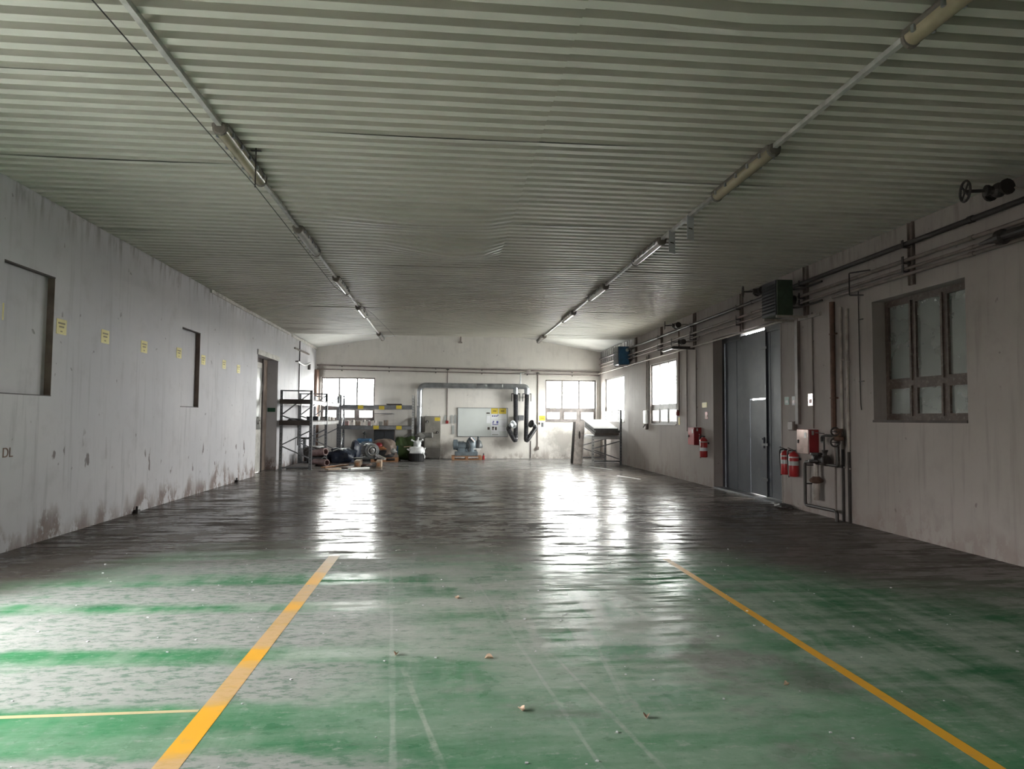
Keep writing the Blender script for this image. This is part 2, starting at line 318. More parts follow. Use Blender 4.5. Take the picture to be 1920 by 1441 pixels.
# ------------------------------------------------------------------ mesh helpers
class MB:
    def __init__(s): s.v = []; s.f = []
    def quadbox(s, pts, faces=((0,1,2,3),(7,6,5,4),(0,4,5,1),(1,5,6,2),(2,6,7,3),(3,7,4,0))):
        o = len(s.v); s.v += [tuple(p) for p in pts]; s.f += [tuple(o+i for i in f) for f in faces]; return s
    def box(s, lo, hi, mat=None, c=None):
        x0, y0, z0 = (min(a, b) for a, b in zip(lo, hi)); x1, y1, z1 = (max(a, b) for a, b in zip(lo, hi))
        P = [(x0,y0,z0),(x0,y1,z0),(x1,y1,z0),(x1,y0,z0),(x0,y0,z1),(x0,y1,z1),(x1,y1,z1),(x1,y0,z1)]
        if mat is not None:
            cc = Vector(c if c else ((x0+x1)/2, (y0+y1)/2, (z0+z1)/2)); P = [cc + mat @ (Vector(p)-cc) for p in P]
        return s.quadbox(P)
    def bar(s, a, b, w, h, up=(0, 0, 1)):
        a, b = Vector(a), Vector(b); d = (b-a).normalized(); u = Vector(up)
        if abs(d.dot(u)) > .98: u = Vector((0, 1, 0))
        sd = d.cross(u).normalized(); u = sd.cross(d)
        sd *= w/2; u = u*h/2
        P = [a-sd-u, a-sd+u, a+sd+u, a+sd-u, b-sd-u, b-sd+u, b+sd+u, b+sd-u]
        return s.quadbox(P)
    def tube(s, path, r, n=10, caps=True):
        path = [Vector(p) for p in path]; o0 = len(s.v); R = r if isinstance(r, (list, tuple)) else [r]*len(path)
        t = (path[1]-path[0]).normalized(); u = t.orthogonal().normalized()
        for i, p in enumerate(path):
            t2 = (path[min(i+1, len(path)-1)]-path[max(i-1, 0)]).normalized()
            u = (u - t2*u.dot(t2)).normalized(); vv = t2.cross(u)
            for k in range(n):
                a = 2*PI*k/n; s.v.append(tuple(p + (u*math.cos(a)+vv*math.sin(a))*R[i]))
        for i in range(len(path)-1):
            for k in range(n):
                a, b = o0+i*n+k, o0+i*n+(k+1) % n; s.f.append((a, b, b+n, a+n))
        if caps:
            s.f.append(tuple(o0+k for k in range(n))[::-1]); s.f.append(tuple(o0+(len(path)-1)*n+k for k in range(n)))
        return s
    def lathe(s, base, axis, prof, n=16):           # prof: (distance along axis, radius)
        base, axis = Vector(base), Vector(axis).normalized()
        return s.tube2([base+axis*d for d, _ in prof], [max(r, .0008) for _, r in prof], axis, n)
    def tube2(s, path, R, axis, n):
        u = axis.orthogonal().normalized(); vv = axis.cross(u); o0 = len(s.v)
        for p, r in zip(path, R):
            for k in range(n):
                a = 2*PI*k/n; s.v.append(tuple(p+(u*math.cos(a)+vv*math.sin(a))*r))
        for i in range(len(path)-1):
            for k in range(n):
                a, b = o0+i*n+k, o0+i*n+(k+1) % n; s.f.append((a, b, b+n, a+n))
        s.f.append(tuple(o0+k for k in range(n))[::-1]); s.f.append(tuple(o0+(len(path)-1)*n+k for k in range(n)))
        return s
    def torus(s, c, axis, R, r, n=20, m=8):
        c, axis = Vector(c), Vector(axis).normalized(); u = axis.orthogonal().normalized(); vv = axis.cross(u); o0 = len(s.v)
        for i in range(n):
            a = 2*PI*i/n; d = u*math.cos(a)+vv*math.sin(a)
            for k in range(m):
                b = 2*PI*k/m; s.v.append(tuple(c+d*(R+r*math.cos(b))+axis*(r*math.sin(b))))
        for i in range(n):
            for k in range(m):
                s.f.append((o0+i*m+k, o0+((i+1) % n)*m+k, o0+((i+1) % n)*m+(k+1) % m, o0+i*m+(k+1) % m))
        return s
    def blob(s, c, rad, seed=0, rough=.18, nu=18, nv=11, flat=None, power=1.0, zfreq=3.0):   # lumpy closed body resting on z=flat
        rnd = random.Random(seed); ph = [rnd.uniform(0, 6.28) for _ in range(12)]; c = Vector(c); o0 = len(s.v)
        for j in range(nv):
            th = PI*j/(nv-1)
            for i in range(nu):
                a = 2*PI*i/nu
                k = 1+rough*(math.sin(3*a+ph[0]+zfreq*th)+.7*math.sin(5*a+ph[1]-2*th)+.6*math.sin(2*a+ph[2]+4*th)+.4*math.sin(9*a+ph[3]+7*th))/2
                st, ct = math.sin(th), math.cos(th)
                sgn = lambda q: math.copysign(abs(q)**power, q)
                x, y, z = c.x+rad[0]*sgn(st*math.cos(a))*k, c.y+rad[1]*sgn(st*math.sin(a))*k, c.z+rad[2]*sgn(ct)*(1+(k-1)*.6*st)
                if flat is not None: z = max(z, flat)
                s.v.append((x, y, z))
        for j in range(nv-1):
            for i in range(nu):
                a, b = o0+j*nu+i, o0+j*nu+(i+1) % nu; s.f.append((a, b+0, b+nu, a+nu)[::-1])
        return s
    def pieces(s):
        p = list(range(len(s.v)))
        def find(a):
            while p[a] != a: p[a] = p[p[a]]; a = p[a]
            return a
        for f in s.f:
            for q in f[1:]: p[find(q)] = find(f[0])
        isl = {}
        for i in range(len(s.v)): isl.setdefault(find(i), []).append(i)
        isl = list(isl.values()); bb = []
        for I in isl: bb.append(([min(s.v[i][k] for i in I) for k in range(3)], [max(s.v[i][k] for i in I) for k in range(3)]))
        n = len(isl); q = list(range(n))
        def fq(a):
            while q[a] != a: a = q[a]
            return a
        for i in range(n):
            for j in range(i):
                gap = math.sqrt(sum(max(0, bb[i][0][k]-bb[j][1][k], bb[j][0][k]-bb[i][1][k])**2 for k in range(3)))
                if gap < .03: q[fq(i)] = fq(j)
        gr = {}
        for i in range(n): gr.setdefault(fq(i), []).extend(isl[i])
        return list(gr.values())
    def build(s, name, mat, parent=None, base=None, smooth=False, bevel=0.0, stuff=False):
        if parent is not None and not stuff and len(s.f) < 4000:
            P_ = s.pieces()
            if len(P_) > 1:
                o = None
                for I in P_:
                    mp = {v: k for k, v in enumerate(I)}; m2 = MB(); m2.v = [s.v[i] for i in I]
                    m2.f = [tuple(mp[v] for v in f) for f in s.f if f[0] in mp]; o = m2._build(name, mat, parent, base, smooth, bevel)
                return o
        o = s._build(name, mat, parent, base, smooth, bevel)
        if stuff: o['kind'] = 'stuff'
        return o
    def _build(s, name, mat, parent=None, base=None, smooth=False, bevel=0.0):
        me = bpy.data.meshes.new(name); off = Vector((0, 0, 0))
        if parent is not None: off = Vector(parent['_org'])
        if base is not None: off = Vector(base)
        me.from_pydata([tuple(Vector(v)-off) for v in s.v], [], s.f)
        bm = bmesh.new(); bm.from_mesh(me)
        if bevel == 0 and smooth: bmesh.ops.remove_doubles(bm, verts=bm.verts, dist=.0004)
        bmesh.ops.recalc_face_normals(bm, faces=bm.faces)
        if bevel: bmesh.ops.bevel(bm, geom=bm.edges[:], offset=bevel, segments=1, affect='EDGES', clamp_overlap=True)
        bm.to_mesh(me); bm.free(); me.materials.append(M[mat])
        if smooth:
            me.set_sharp_from_angle(angle=.7) if hasattr(me, 'set_sharp_from_angle') else None
            for p in me.polygons: p.use_smooth = True
        o = bpy.data.objects.new(name, me); COL.objects.link(o); o['_org'] = tuple(off)
        if parent is not None: o.parent = parent; o['_org'] = parent['_org']
        else: o.location = off
        return o
def tag(o, label, cat, group=None):
    o['label'] = label; o['category'] = cat
    if group: o['group'] = group
    return o
def thing(name, loc, label, cat, group=None):
    o = bpy.data.objects.new(name, None); COL.objects.link(o); o.empty_display_size = .1
    o.location = loc; o['_org'] = tuple(loc); return tag(o, label, cat, group)
def struct(o): o['kind'] = 'structure'; return o
def lab(o, label): o['label'] = label; return o
def copy_thing(o, loc, label, rot=None):
    r = o.copy(); COL.objects.link(r); r.location = loc; r['_org'] = tuple(loc); r['label'] = label
    if rot is not None: r.rotation_euler = rot
    for ch in o.children:
        c = ch.copy(); COL.objects.link(c); c.parent = r
        for gch in ch.children:
            d = gch.copy(); COL.objects.link(d); d.parent = c
    return r
def fillet(pts, r, seg=5):
    pts = [Vector(p) for p in pts]; out = [pts[0]]
    for i in range(1, len(pts)-1):
        a, b, c = pts[i-1], pts[i], pts[i+1]; d1, d2 = (a-b), (c-b); rr = min(r, d1.length*.48, d2.length*.48)
        p0, p1 = b+d1.normalized()*rr, b+d2.normalized()*rr
        for k in range(seg+1):
            t = k/seg; out.append((p0*(1-t)+b*t)*(1-t)+(b*(1-t)+p1*t)*t)
    return out+[pts[-1]]

# ------------------------------------------------------------------ room shell
TH = .35
def wall(name, mat, axis, plane, out, u0, u1, z1, holes):
    m = MB(); us = sorted({u0, u1, *[h[0] for h in holes], *[h[1] for h in holes]})
    def put(a, b, za, zb):
        if zb-za < 1e-4: return
        if axis == 0: m.box((plane, a, za), (plane+out*TH, b, zb))
        else: m.box((a, plane, za), (b, plane+out*TH, zb))
    for a, b in zip(us[:-1], us[1:]):
        hs = sorted([h for h in holes if h[0] <= a+1e-6 and h[1] >= b-1e-6], key=lambda h: h[2]); z = 0.0
        for h in hs: put(a, b, z, h[2]); z = h[3]
        put(a, b, z, z1)
    return struct(m.build(name, mat, base=(0, 0, 0)))
NI1, NI2 = (8.20, 9.22, 1.79, 3.30), (13.52, 14.49, 1.73, 3.24)
wl = wall('wall_left', 'wall_left', 0, XL, -1, YF-TH, YB+TH, ZC, [GATE_L, NI1, NI2, DOOR_L])
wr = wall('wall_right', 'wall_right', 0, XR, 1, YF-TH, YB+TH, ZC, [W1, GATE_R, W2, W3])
wb = wall('wall_back', 'wall_back', 1, YB, 1, XL, XR, ZC, [B1, B2])
XM = (XL+XR)/2; ZR = ZC+(XR-XL)/2*math.tan(math.radians(9.6))
g_ = MB(); g_.v = [(XL, YB, ZC), (XR, YB, ZC), (XM, YB, ZR), (XL, YB+TH, ZC), (XR, YB+TH, ZC), (XM, YB+TH, ZR)]
g_.f = [(0, 1, 2), (5, 4, 3), (0, 3, 4, 1), (1, 4, 5, 2), (2, 5, 3, 0)]
g_.build('gable', 'wall_back', wb)
wf = wall('wall_front', 'wall_front', 1, YF, -1, XL, XR, ZC+1.2, [])
for nm, q, dep in (('infill_panel', NI1, .085), ('infill_panel', NI2, .085)):
    MB().box((XL-dep, q[0], q[2]), (XL-dep-.12, q[1], q[3])).build(nm, 'wall_left', wl)
    MB().box((XL-dep+.001, q[1]-.004, q[2]), (XL-.001, q[1]-.0005, q[3])).build('jamb_lining', 'tarp', wl)
    MB().box((XL-.06, q[0], q[3]-.016), (XL+.004, q[1], q[3]-.001)).build('lintel_shadow', 'board_dark', wl)  # dark strip that paints in the lintel's shadow line
    MB().box((XL-.06, q[0], q[2]+.001), (XL+.004, q[1], q[2]+.012)).build('sill_edge', 'board_dark', wl)
fl = struct(MB().box((XL-TH, YF-TH, -.2), (XR+TH, YB+TH, 0)).build('floor', 'floor', base=(0, 0, 0)))
def line_part(x0a, x0b, y0, y1, xe0, xe1, mat, lbl):
    m = MB(); m.v = [(x0a, y0, .0012), (x0b, y0, .0012), (xe1, y1, .0012), (xe0, y1, .0012)]; m.f = [(0, 1, 2, 3)]
    return lab(m.build('painted_line', mat, fl), lbl)
line_part(-1.262, -1.142, -1.0, 8.0, -1.262, -1.142, 'line', 'broad yellow line on the left')
line_part(2.455, 2.535, -1.0, 7.6, 2.455, 2.525, 'line', 'narrow yellow line on the right')
a, b = on_floor(0, 1347), on_floor(372, 1332)
m = MB(); m.v = [(-4.6, a.y-.02+.0, .0010), (b.x, b.y-.016, .0010), (b.x, b.y+.016, .0010), (-4.6, a.y+.03, .0010)]; m.f = [(0, 1, 2, 3)]
lab(m.build('painted_line', 'line_pale', fl), 'thin faded line running across to the left wall')
# yard outside, roof above
struct(MB().box((-60, -40, -.42), (XL-TH, 90, -.22)).build('ground', 'asphalt_dark', base=(-20, 0, 0)))
struct(MB().box((XL-TH, -40, -.42), (70, 90, -.22)).build('ground', 'asphalt', base=(0, 0, 0)))
def roof_slab(x0, z0, x1, z1):
    m = MB(); y0, y1 = YF-TH-.3, YB+TH+.3; t = .12
    m.quadbox([(x0, y0, z0), (x0, y1, z0), (x1, y1, z1), (x1, y0, z1), (x0, y0, z0+t), (x0, y1, z0+t), (x1, y1, z1+t), (x1, y0, z1+t)])
    return struct(m.build('roof', 'soffit', base=(0, 0, 0)))
sl = (ZR-ZC)/((XR-XL)/2)
roof_slab(XL-.5, ZC-.5*sl+.02, XM, ZR+.02); roof_slab(XR+.5, ZC-.5*sl+.02, XM, ZR+.02)
# corrugated ceiling, every sheet a piece
ce = struct(MB().box((XL-.05, YE-.03, ZC), (XR+.05, YE-.005, ZC+.135)).build('ceiling', 'ceiling', base=(0, 0, 0)))
PITCH_C, SHEET = .19, .95
# one corrugation as (share of the pitch, height): flat pan, then a dovetail groove wider above than at its lips
DOVE = ((0.0, 0.0), (.48, 0.0), (.37, .09), (1.11, .09))
XS = .855
def sag(x, y):
    z = 0.0
    if x < XS:
        d = XS-x
        z -= .17*max(0, 1-abs(x-.15)/1.15)*math.exp(-((y-10.75)/.55)**2)
        z -= .08*math.exp(-((x+.3)/1.1)**2)*math.exp(-((y-9.2)/.55)**2)
        z -= .02*math.exp(-((d)/.8)**2)*math.exp(-((y-9.9)/1.1)**2)
    else:
        z -= .035*math.exp(-((x-1.6)/.7)**2)*math.exp(-((y-12.2)/.5)**2)
        z -= .03*math.exp(-((x-2.0)/.5)**2)*math.exp(-((y-4.35)/.14)**2)
    return z
k0 = int(math.floor((YF-6.52)/SHEET)); k = k0; rs = random.Random(3)
while True:
    y0 = 6.52+k*SHEET
    if y0 >= YE-.04: break
    y1 = min(y0+SHEET, YE-.031); ya = max(y0, YF)
    for xa, xb, dz in ((XL-.25, XS+.035, -.004), (XS, XR+.25, .003)):
        m = MB(); ys = [(y0+(c+t)*PITCH_C, h) for c in range(5) for t, h in DOVE]+[(y0+SHEET, 0.0)]
        ys = [(yy, h) for yy, h in ys if yy <= YE-.031]
        if not ys: continue
        nx = 20; amp = rs.choice((0, 0, .0, .004, .008)); ph = rs.uniform(0, 6); lift = rs.uniform(0, .004)
        if k in (0, 1, 3, 6, 11, 16): amp += .012
        for i in range(nx+1):
            x = xa+(xb-xa)*i/nx
            for yy, hh in ys:
                e = (yy-y0)/SHEET
                droop = -amp*max(0, math.sin(x*1.1+ph))*math.exp(-e*5)
                m.v.append((x, yy, ZC+hh+sag(x, yy)+droop+lift*(1-e)+dz))
        n = len(ys)
        for i in range(nx):
            for j in range(n-1): m.f.append((i*n+j, (i+1)*n+j, (i+1)*n+j+1, i*n+j+1))
        m.build('ceiling_sheet', 'ceiling', ce)
    k += 1
# eave trims
struct(MB().bar((XL+.02, 15.0, 4.195), (XL+.02, 22.4, 4.195), .04, .07).build('trim_1', 'frame_white', base=(XL, 15, 4.19)))
struct(MB().bar((XL+.03, 22.75, 4.19), (XL+.03, YB, 4.19), .06, .08).build('trim_2', 'frame_white', base=(XL, 22.8, 4.19)))
struct(MB().box((XL-.02, DOOR_L[0]-.05, DOOR_L[3]-.02), (XL+.025, DOOR_L[1]+.05, DOOR_L[3]+.12)).build('trim_3', 'frame_white', base=(XL, 20, 3.2)))
# corrugated liner strip high on the right wall, next to the blue heater
m = MB(); n = 30
for i in range(n): m.box((XR-.03-(.012 if i % 2 else 0), 22.2+i*.16, 3.72), (XR-.001, 22.2+i*.16+.10, ZC-.01))
struct(m.build('trim_4', 'steel_pale', base=(XR, 24, 3.9)))
# unseen wall added across the yard to cut low sky light at the gate
struct(MB().box((-9.6, -25, -.22), (-9.2, 32, 2.85)).build('wall_sky_block', 'sky_block_dark', base=(-9.2, 0, 0)))
struct(MB().box((XL-TH-1.4, GATE_L[0]-.6, 2.98), (XL-TH, GATE_L[1]+.6, 3.08)).build('roof_sky_block', 'shed', base=(XL-TH, 3, 3)))  # unseen canopy added to cut steep sky light at the gate
# exterior lean-to outside the near right window
struct(MB().box((XR+2.6, 4.5, -.22), (XR+2.75, 12.0, 3.9)).box((XR+TH, 4.5, 3.75), (XR+2.75, 12.0, 3.9)).box((XR+TH, 4.35, -.22), (XR+2.75, 4.5, 3.9)).box((XR+TH+.3, 12.0, .7), (XR+2.75, 12.15, 3.9)).build('wall_outside', 'shed', base=(XR+1.5, 8, 0)))

# ------------------------------------------------------------------ windows
def window(num, axis, plane, out, q, fmat, gmat, low=.42, setback=.2, ncol=3, fw=.06, up=.55, ts=.035, dp=.07):
    u0, u1, z0, z1 = q; P0 = plane+out*setback
    def P(u, d, z): return (P0+out*d, u, z) if axis == 0 else (u, P0+out*d, z)
    lw = fw*.7 if fmat == 'frame_dark' else .05
    root = MB(); zt = z0+low; cols = [u0+(u1-u0)*i/ncol for i in range(ncol+1)]
    root.box(P(u0, 0, z0), P(u0+fw, dp, z1)); root.box(P(u1-fw, 0, z0), P(u1, dp, z1))
    root.box(P(u0+fw, 0, z1-fw), P(u1-fw, dp, z1)); root.box(P(u0+fw, 0, z0), P(u1-fw, dp, z0+fw))
    o = struct(root.build('window_%d' % num, fmat, base=P((u0+u1)/2, 0, z0)))
    tw = fw*.6 if fmat == 'frame_dark' else .055
    MB().box(P(u0+fw, .0, zt-tw), P(u1-fw, dp, zt+tw)).build('transom', fmat, o)
    for c in cols[1:-1]:
        MB().box(P(c-lw, .004, z0+fw), P(c+lw, dp-.004, zt-tw)).build('mullion', fmat, o)
        MB().box(P(c-fw*up, .004, zt+tw), P(c+fw*up, dp-.004, z1-fw)).build('mullion', fmat, o)
    for i in range(ncol):
        for za, zb in ((z0+fw, zt-tw), (zt+tw, z1-fw)):
            hw = fw*(up if za > zt else 0)+(0 if za > zt else lw); a, b = cols[i]+hw, cols[i+1]-hw
            if i == 0: a = u0+fw
            if i == ncol-1: b = u1-fw
            s = MB(); t = ts if za > zt else (max(ts, .03) if fmat == 'frame_dark' else .05)
            s.box(P(a, -.2*dp, za), P(a+t, dp*.7, zb)); s.box(P(b-t, -.2*dp, za), P(b, dp*.7, zb))
            s.box(P(a+t, -.2*dp, za), P(b-t, dp*.7, za+t)); s.box(P(a+t, -.2*dp, zb-t), P(b-t, dp*.7, zb))
            so = s.build('sash', fmat, o)
            MB().box(P(a+t, dp*.25, za+t), P(b-t, dp*.25+.005, zb-t)).build('pane', gmat, so)
    MB().box(P(u0-.0, -setback-.02, z0-.03), P(u1+.0, 0, z0+.004)).build('sill', fmat if fmat != 'frame_dark' else 'board_dark', o)
    return o
window(1, 0, XR, 1, W1, 'frame_dark', 'glass_dusty', .52)
window(2, 0, XR, 1, W2, 'frame_grey', 'glass', .5, .05, 3, .035, .35, .012, .02)
window(3, 0, XR, 1, W3, 'frame_grey', 'glass', .5, .05, 3, .035, .35, .012, .02)
window(4, 1, YB, 1, B1, 'frame_grey', 'glass', .46, .1, 3, .045, .35, .014)
window(5, 1, YB, 1, B2, 'frame_grey', 'glass', .46, .1, 3, .045, .35, .014)

# ------------------------------------------------------------------ the steel gate on the right
gx = XR+.24
gt = struct(MB().box((gx-.02, GATE_R[0], 3.33), (gx+.10, 13.36, 3.45)).box((gx-.02, 14.5, 3.33), (gx+.10, GATE_R[1], 3.45)).box((gx-.02, 15.40, 0), (gx+.10, GATE_R[1], 3.33)).build('door_1', 'gate_dark', base=(gx, 13.9, 0)))
YG = 13.36
MB().box((gx, GATE_R[0]+.01, .032), (gx+.06, YG-.012, 3.42)).build('gate_leaf', 'gate', gt)
wy0, wy1, wz = 13.40, 14.09, 1.985
lf = MB(); lf.box((gx, YG+.012, wz+.03), (gx+.06, 15.38, 3.40)); lf.box((gx, wy1+.02, .03), (gx+.06, 15.38, wz+.03))
lf = lf.build('gate_leaf', 'gate', gt)
wd = MB().box((gx, wy0, .035), (gx+.05, wy1, wz)).build('wicket_door', 'gate', gt)
MB().box((gx-.03, wy0+.05, 1.0), (gx, wy0+.09, 1.22)).box((gx-.06, wy0+.05, 1.17), (gx-.03, wy0+.17, 1.20)).build('handle', 'gate_dark', wd)
for yy in (12.34, 12.75, 13.16):
    MB().box((gx-.006, yy, .05), (gx, yy+.03, 3.38)).build('stiffener', 'gate', gt)
MB().box((gx-.035, YG-.06, .03), (gx, YG-.02, 3.40)).build('meeting_bar', 'gate_dark', gt)
for zz in (.35, 1.05, 3.0): MB().box((gx-.05, YG-.13, zz), (gx-.03, YG+.13, zz+.05)).build('bolt', 'gate_dark', gt)
for yy in (14.75,): MB().box((gx-.006, yy, .05), (gx, yy+.03, 3.34)).build('stiffener', 'gate', gt)
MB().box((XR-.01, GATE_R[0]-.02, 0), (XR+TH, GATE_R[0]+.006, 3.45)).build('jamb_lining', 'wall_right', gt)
MB().box((XR+.24-.3+.06, GATE_R[0], -.001), (XR+TH, GATE_R[1], .029)).build('threshold', 'steel', gt)

# left doorway: recessed white door with a foil sheet
dx = XL-.30
dl = struct(MB().box((dx-.04, DOOR_L[0]+.001, .005), (dx, DOOR_L[1]-.60, 3.1)).build('door_2', 'frame_white', base=(dx, 20, 0)))
MB().box((dx-.04, DOOR_L[1]-.60, 0), (dx+.03, DOOR_L[1]-.50, 3.229)).build('door_post', 'board_dark', dl)
MB().box((dx-.04, DOOR_L[1]-.50, 0), (dx-.002, DOOR_L[1]-.001, 3.229)).build('side_panel', 'tarp', dl)
MB().box((dx-.04, DOOR_L[0]+.001, 3.1), (dx, DOOR_L[1]-.60, 3.229)).build('door_head', 'board_dark', dl)
m = MB(); nn = 14
for i in range(nn+1):
    for j in range(5):
        zz = 1.2+1.75*i/nn; yy = 18.9+1.45*j/4
        m.v.append((dx+.02+.012*math.sin(i*1.3+j*2.1), yy-.12*math.sin(i*.45)*(j/4), zz))
for i in range(nn):
    for j in range(4): m.f.append((i*5+j, i*5+j+1, (i+1)*5+j+1, (i+1)*5+j))
m.build('plastic_sheet', 'film', dl, smooth=True)
def text(s, size, loc, rot, mat, parent, name='painted_letters', ext=.002):
    c = bpy.data.curves.new(name, 'FONT'); c.body = s; c.size = size; c.extrude = ext; c.align_x = 'CENTER'; c.align_y = 'CENTER'
    c.materials.append(M[mat]); o = bpy.data.objects.new(name, c); COL.objects.link(o)
    o.parent = parent; o.location = Vector(loc)-Vector(parent['_org']); o.rotation_euler = rot; return o
q = sight(485.5, 789, 0, dx+.04); text('CH', .30, (dx+.036, q.y, q.z), (PI/2, 0, PI/2), 'ink', dl)
q = on_left(14, 849); text('DL', .16, (XL+.002, q.y, q.z), (PI/2, 0, PI/2), 'plaster_patch', wl)
q = sight(509, 768, 1, DOOR_L[1]-.01); s_ = MB().box((q.x-.11, q.y-.01, q.z-.06), (q.x+.11, q.y+.009, q.z+.06)).build('exit_sign', 'green_sign', base=q)
tag(s_, 'small dark green exit sign inside the left doorway', 'sign')

# ------------------------------------------------------------------ ceiling lamps, conduits, wire
def lamp(x, y0, L, cover, label, body='lamp_body'):
    t = thing('ceiling_lamp', (x, y0+L/2, ZC), label, 'lamp', 'fluorescent ceiling lamps in two rows')
    MB().box((x-.075, y0, ZC-.045), (x+.075, y0+L, ZC)).build('housing', body, t, bevel=.01)
    m = MB(); n = 10; pr = []
    for k in range(n+1):
        a = PI*k/n; pr.append((x+.066*math.cos(a), ZC-.045-.062*math.sin(a)))
    for yy in (y0+.03, y0+L-.03): m.v += [(px, yy, pz) for px, pz in pr]
    for k in range(n): m.f.append((k, k+1, n+2+k, n+1+k))
    m.f += [tuple(range(n+1))[::-1], tuple(range(n+1, 2*n+2))]
    m.build('diffuser', cover, t, smooth=True)
    for yy in (y0-.012, y0+L-.028):
        m = MB(); m.lathe((x, yy, ZC-.052), (0, 1, 0), [(0, .05), (.008, .066), (.034, .068), (.04, .06)], 14).build('end_cap', body, t)
    for i in range(5):
        yy = y0+.15+i*(L-.3)/4
        MB().box((x+.064, yy, ZC-.075), (x+.082, yy+.03, ZC-.03)).box((x-.082, yy, ZC-.075), (x-.064, yy+.03, ZC-.03)).build('clip', 'galv', t)
    return t
LX, RX = -2.07, 3.17
for x, y, c, l in ((LX, 6.42, 'lamp_yellow', 'long ceiling lamp with yellowed cover, nearest of the left row'), (LX, 9.80, 'lamp_clear', 'clear-covered ceiling lamp, second from the camera in the left row'),
    (LX, 13.25, 'lamp_clear', 'clear-covered ceiling lamp, middle one of the five in the left row'), (LX, 16.68, 'lamp_clear', 'small-looking ceiling lamp, second from the far end of the left row'),
    (LX, 21.9, 'lamp_clear', 'farthest ceiling lamp of the left row, at the end of the corrugated ceiling'),
    (RX, 2.93, 'lamp_yellow', 'brown-covered ceiling lamp cut by the top edge of the frame on the right'), (RX, 6.32, 'lamp_yellow', 'long ceiling lamp with brownish cover, first whole one of the right row'),
    (RX, 9.80, 'lamp_clear', 'shiny clear ceiling lamp with two hanging cards beside it'), (RX, 13.35, 'lamp_clear', 'clear ceiling lamp just beyond a dark ceiling joint, right row'),
    (RX, 16.75, 'lamp_clear', 'bright-looking ceiling lamp, second from the far end of the right row'), (RX, 21.75, 'lamp_clear', 'farthest ceiling lamp of the right row, near the back wall')):
    lamp(x, y, 1.42, c, l)
for x, segs, side in ((LX, ((YF, 6.40), (7.86, 9.78), (11.24, 13.23), (14.69, 16.66), (18.12, 21.88)), 'left'), (RX, ((YF, 2.91), (4.37, 6.30), (7.76, 9.78), (11.24, 13.33), (14.79, 16.73), (18.19, 21.73)), 'right')):
    t = thing('cable_conduit', (x, segs[0][0], ZC), 'pale cable conduit along the %s row of ceiling lamps' % side, 'conduit')
    for a_, b_ in segs:
        MB().box((x-.022, a_, ZC-.042), (x+.022, b_, ZC-.001)).build('conduit_length', 'conduit', t)
pw0, pw1, pw2 = sight(170, 0, 2, 3.86), on_ceil(480, 282), sight(700, 590, 2, 3.86)
t = thing('suspended_wire', (pw1.x, pw1.y, ZC), 'thin dark wire hung below the ceiling beside the left lamps', 'wire')
MB().tube([(pw0.x-.02, YF, 3.90), (pw0.x, pw0.y, 3.87), (pw1.x, pw1.y, 3.875), (pw1.x+.02, 12.0, 3.80), (pw2.x, pw2.y, 3.87), (pw2.x, YE+.0, 4.2)], .0045, 6).build('wire', 'pipe_dark', t)
MB().tube([(pw1.x, pw1.y, 3.86), (pw1.x, pw1.y, ZC+.04)], .007, 6).box((pw1.x-.05, pw1.y-.02, ZC-.006), (pw1.x+.05, pw1.y+.02, ZC-.001)).build('hanger_rod', 'pipe_dark', t)
for (px, py, Y, l) in ((1285, 420, 8.62, 'white card hanging from the right conduit, nearer to the camera'), (1250, 448, 9.35, 'white card hanging from the right conduit, against the clear lamp')):
    q = sight(px, py, 1, Y); xx = RX
    t = thing('hanging_card', (xx, Y, ZC-.04), l, 'card', 'cards hanging by the right lamps')
    R_ = Matrix.Rotation(math.radians(32), 3, 'Z')
    MB().box((xx-.07, Y-.002, ZC-.34), (xx+.07, Y+.002, ZC-.03), R_, (xx, Y, ZC)).build('card', 'paper', t)
    MB().box((xx-.04, Y-.004, ZC-.20), (xx+.04, Y-.0025, ZC-.185), R_, (xx, Y, ZC)).build('printed_line', 'ink', t)

# ------------------------------------------------------------------ left wall: yellow notices, floor stop, pipes in the corner
def notice(name, c, u, label, group, wd=.235, ht=.195, mat='yellow_wall'):
    t = thing(name, c, label, 'sign', group); c = Vector(c); u = Vector(u); nrm = Vector((u.y, -u.x, 0))
    def rect(m, a, b, za, zb, d):
        p = [c+u*a+nrm*d+Vector((0, 0, za)), c+u*b+nrm*d+Vector((0, 0, za)), c+u*b+nrm*d+Vector((0, 0, zb)), c+u*a+nrm*d+Vector((0, 0, zb))]
        p2 = [q-nrm*.0025 for q in p]; m.quadbox([p2[0], p2[1], p2[2], p2[3], p[0], p[1], p[2], p[3]]); return m
    rect(MB(), -wd/2, wd/2, -ht/2, ht/2, .004).build('sheet', mat, t)
    for za, hw in ((.045, .34), (.0, .25)):
        rect(MB(), -wd*hw, wd*hw, ht*za/.195-.012, ht*za/.195+.010, .0055).build('printed_line', 'ink_soft', t)
    rect(MB(), -wd*.10, wd*.10, -.06*ht/.195-.008, -.06*ht/.195+.008, .0055).build('printed_line', 'ink_soft', t)
    return t
NL = ['yellow notice cut off by the frame edge, on the filled left window', 'yellow notice just right of the nearest filled window', 'second yellow notice to the right of the nearest filled window',
      'third yellow notice from the nearest filled window, above a grey smear', 'yellow notice just before the farther filled window', 'yellow notice just right of the farther filled window',
      'yellow notice second from the left doorway', 'yellow notice nearest to the left doorway']
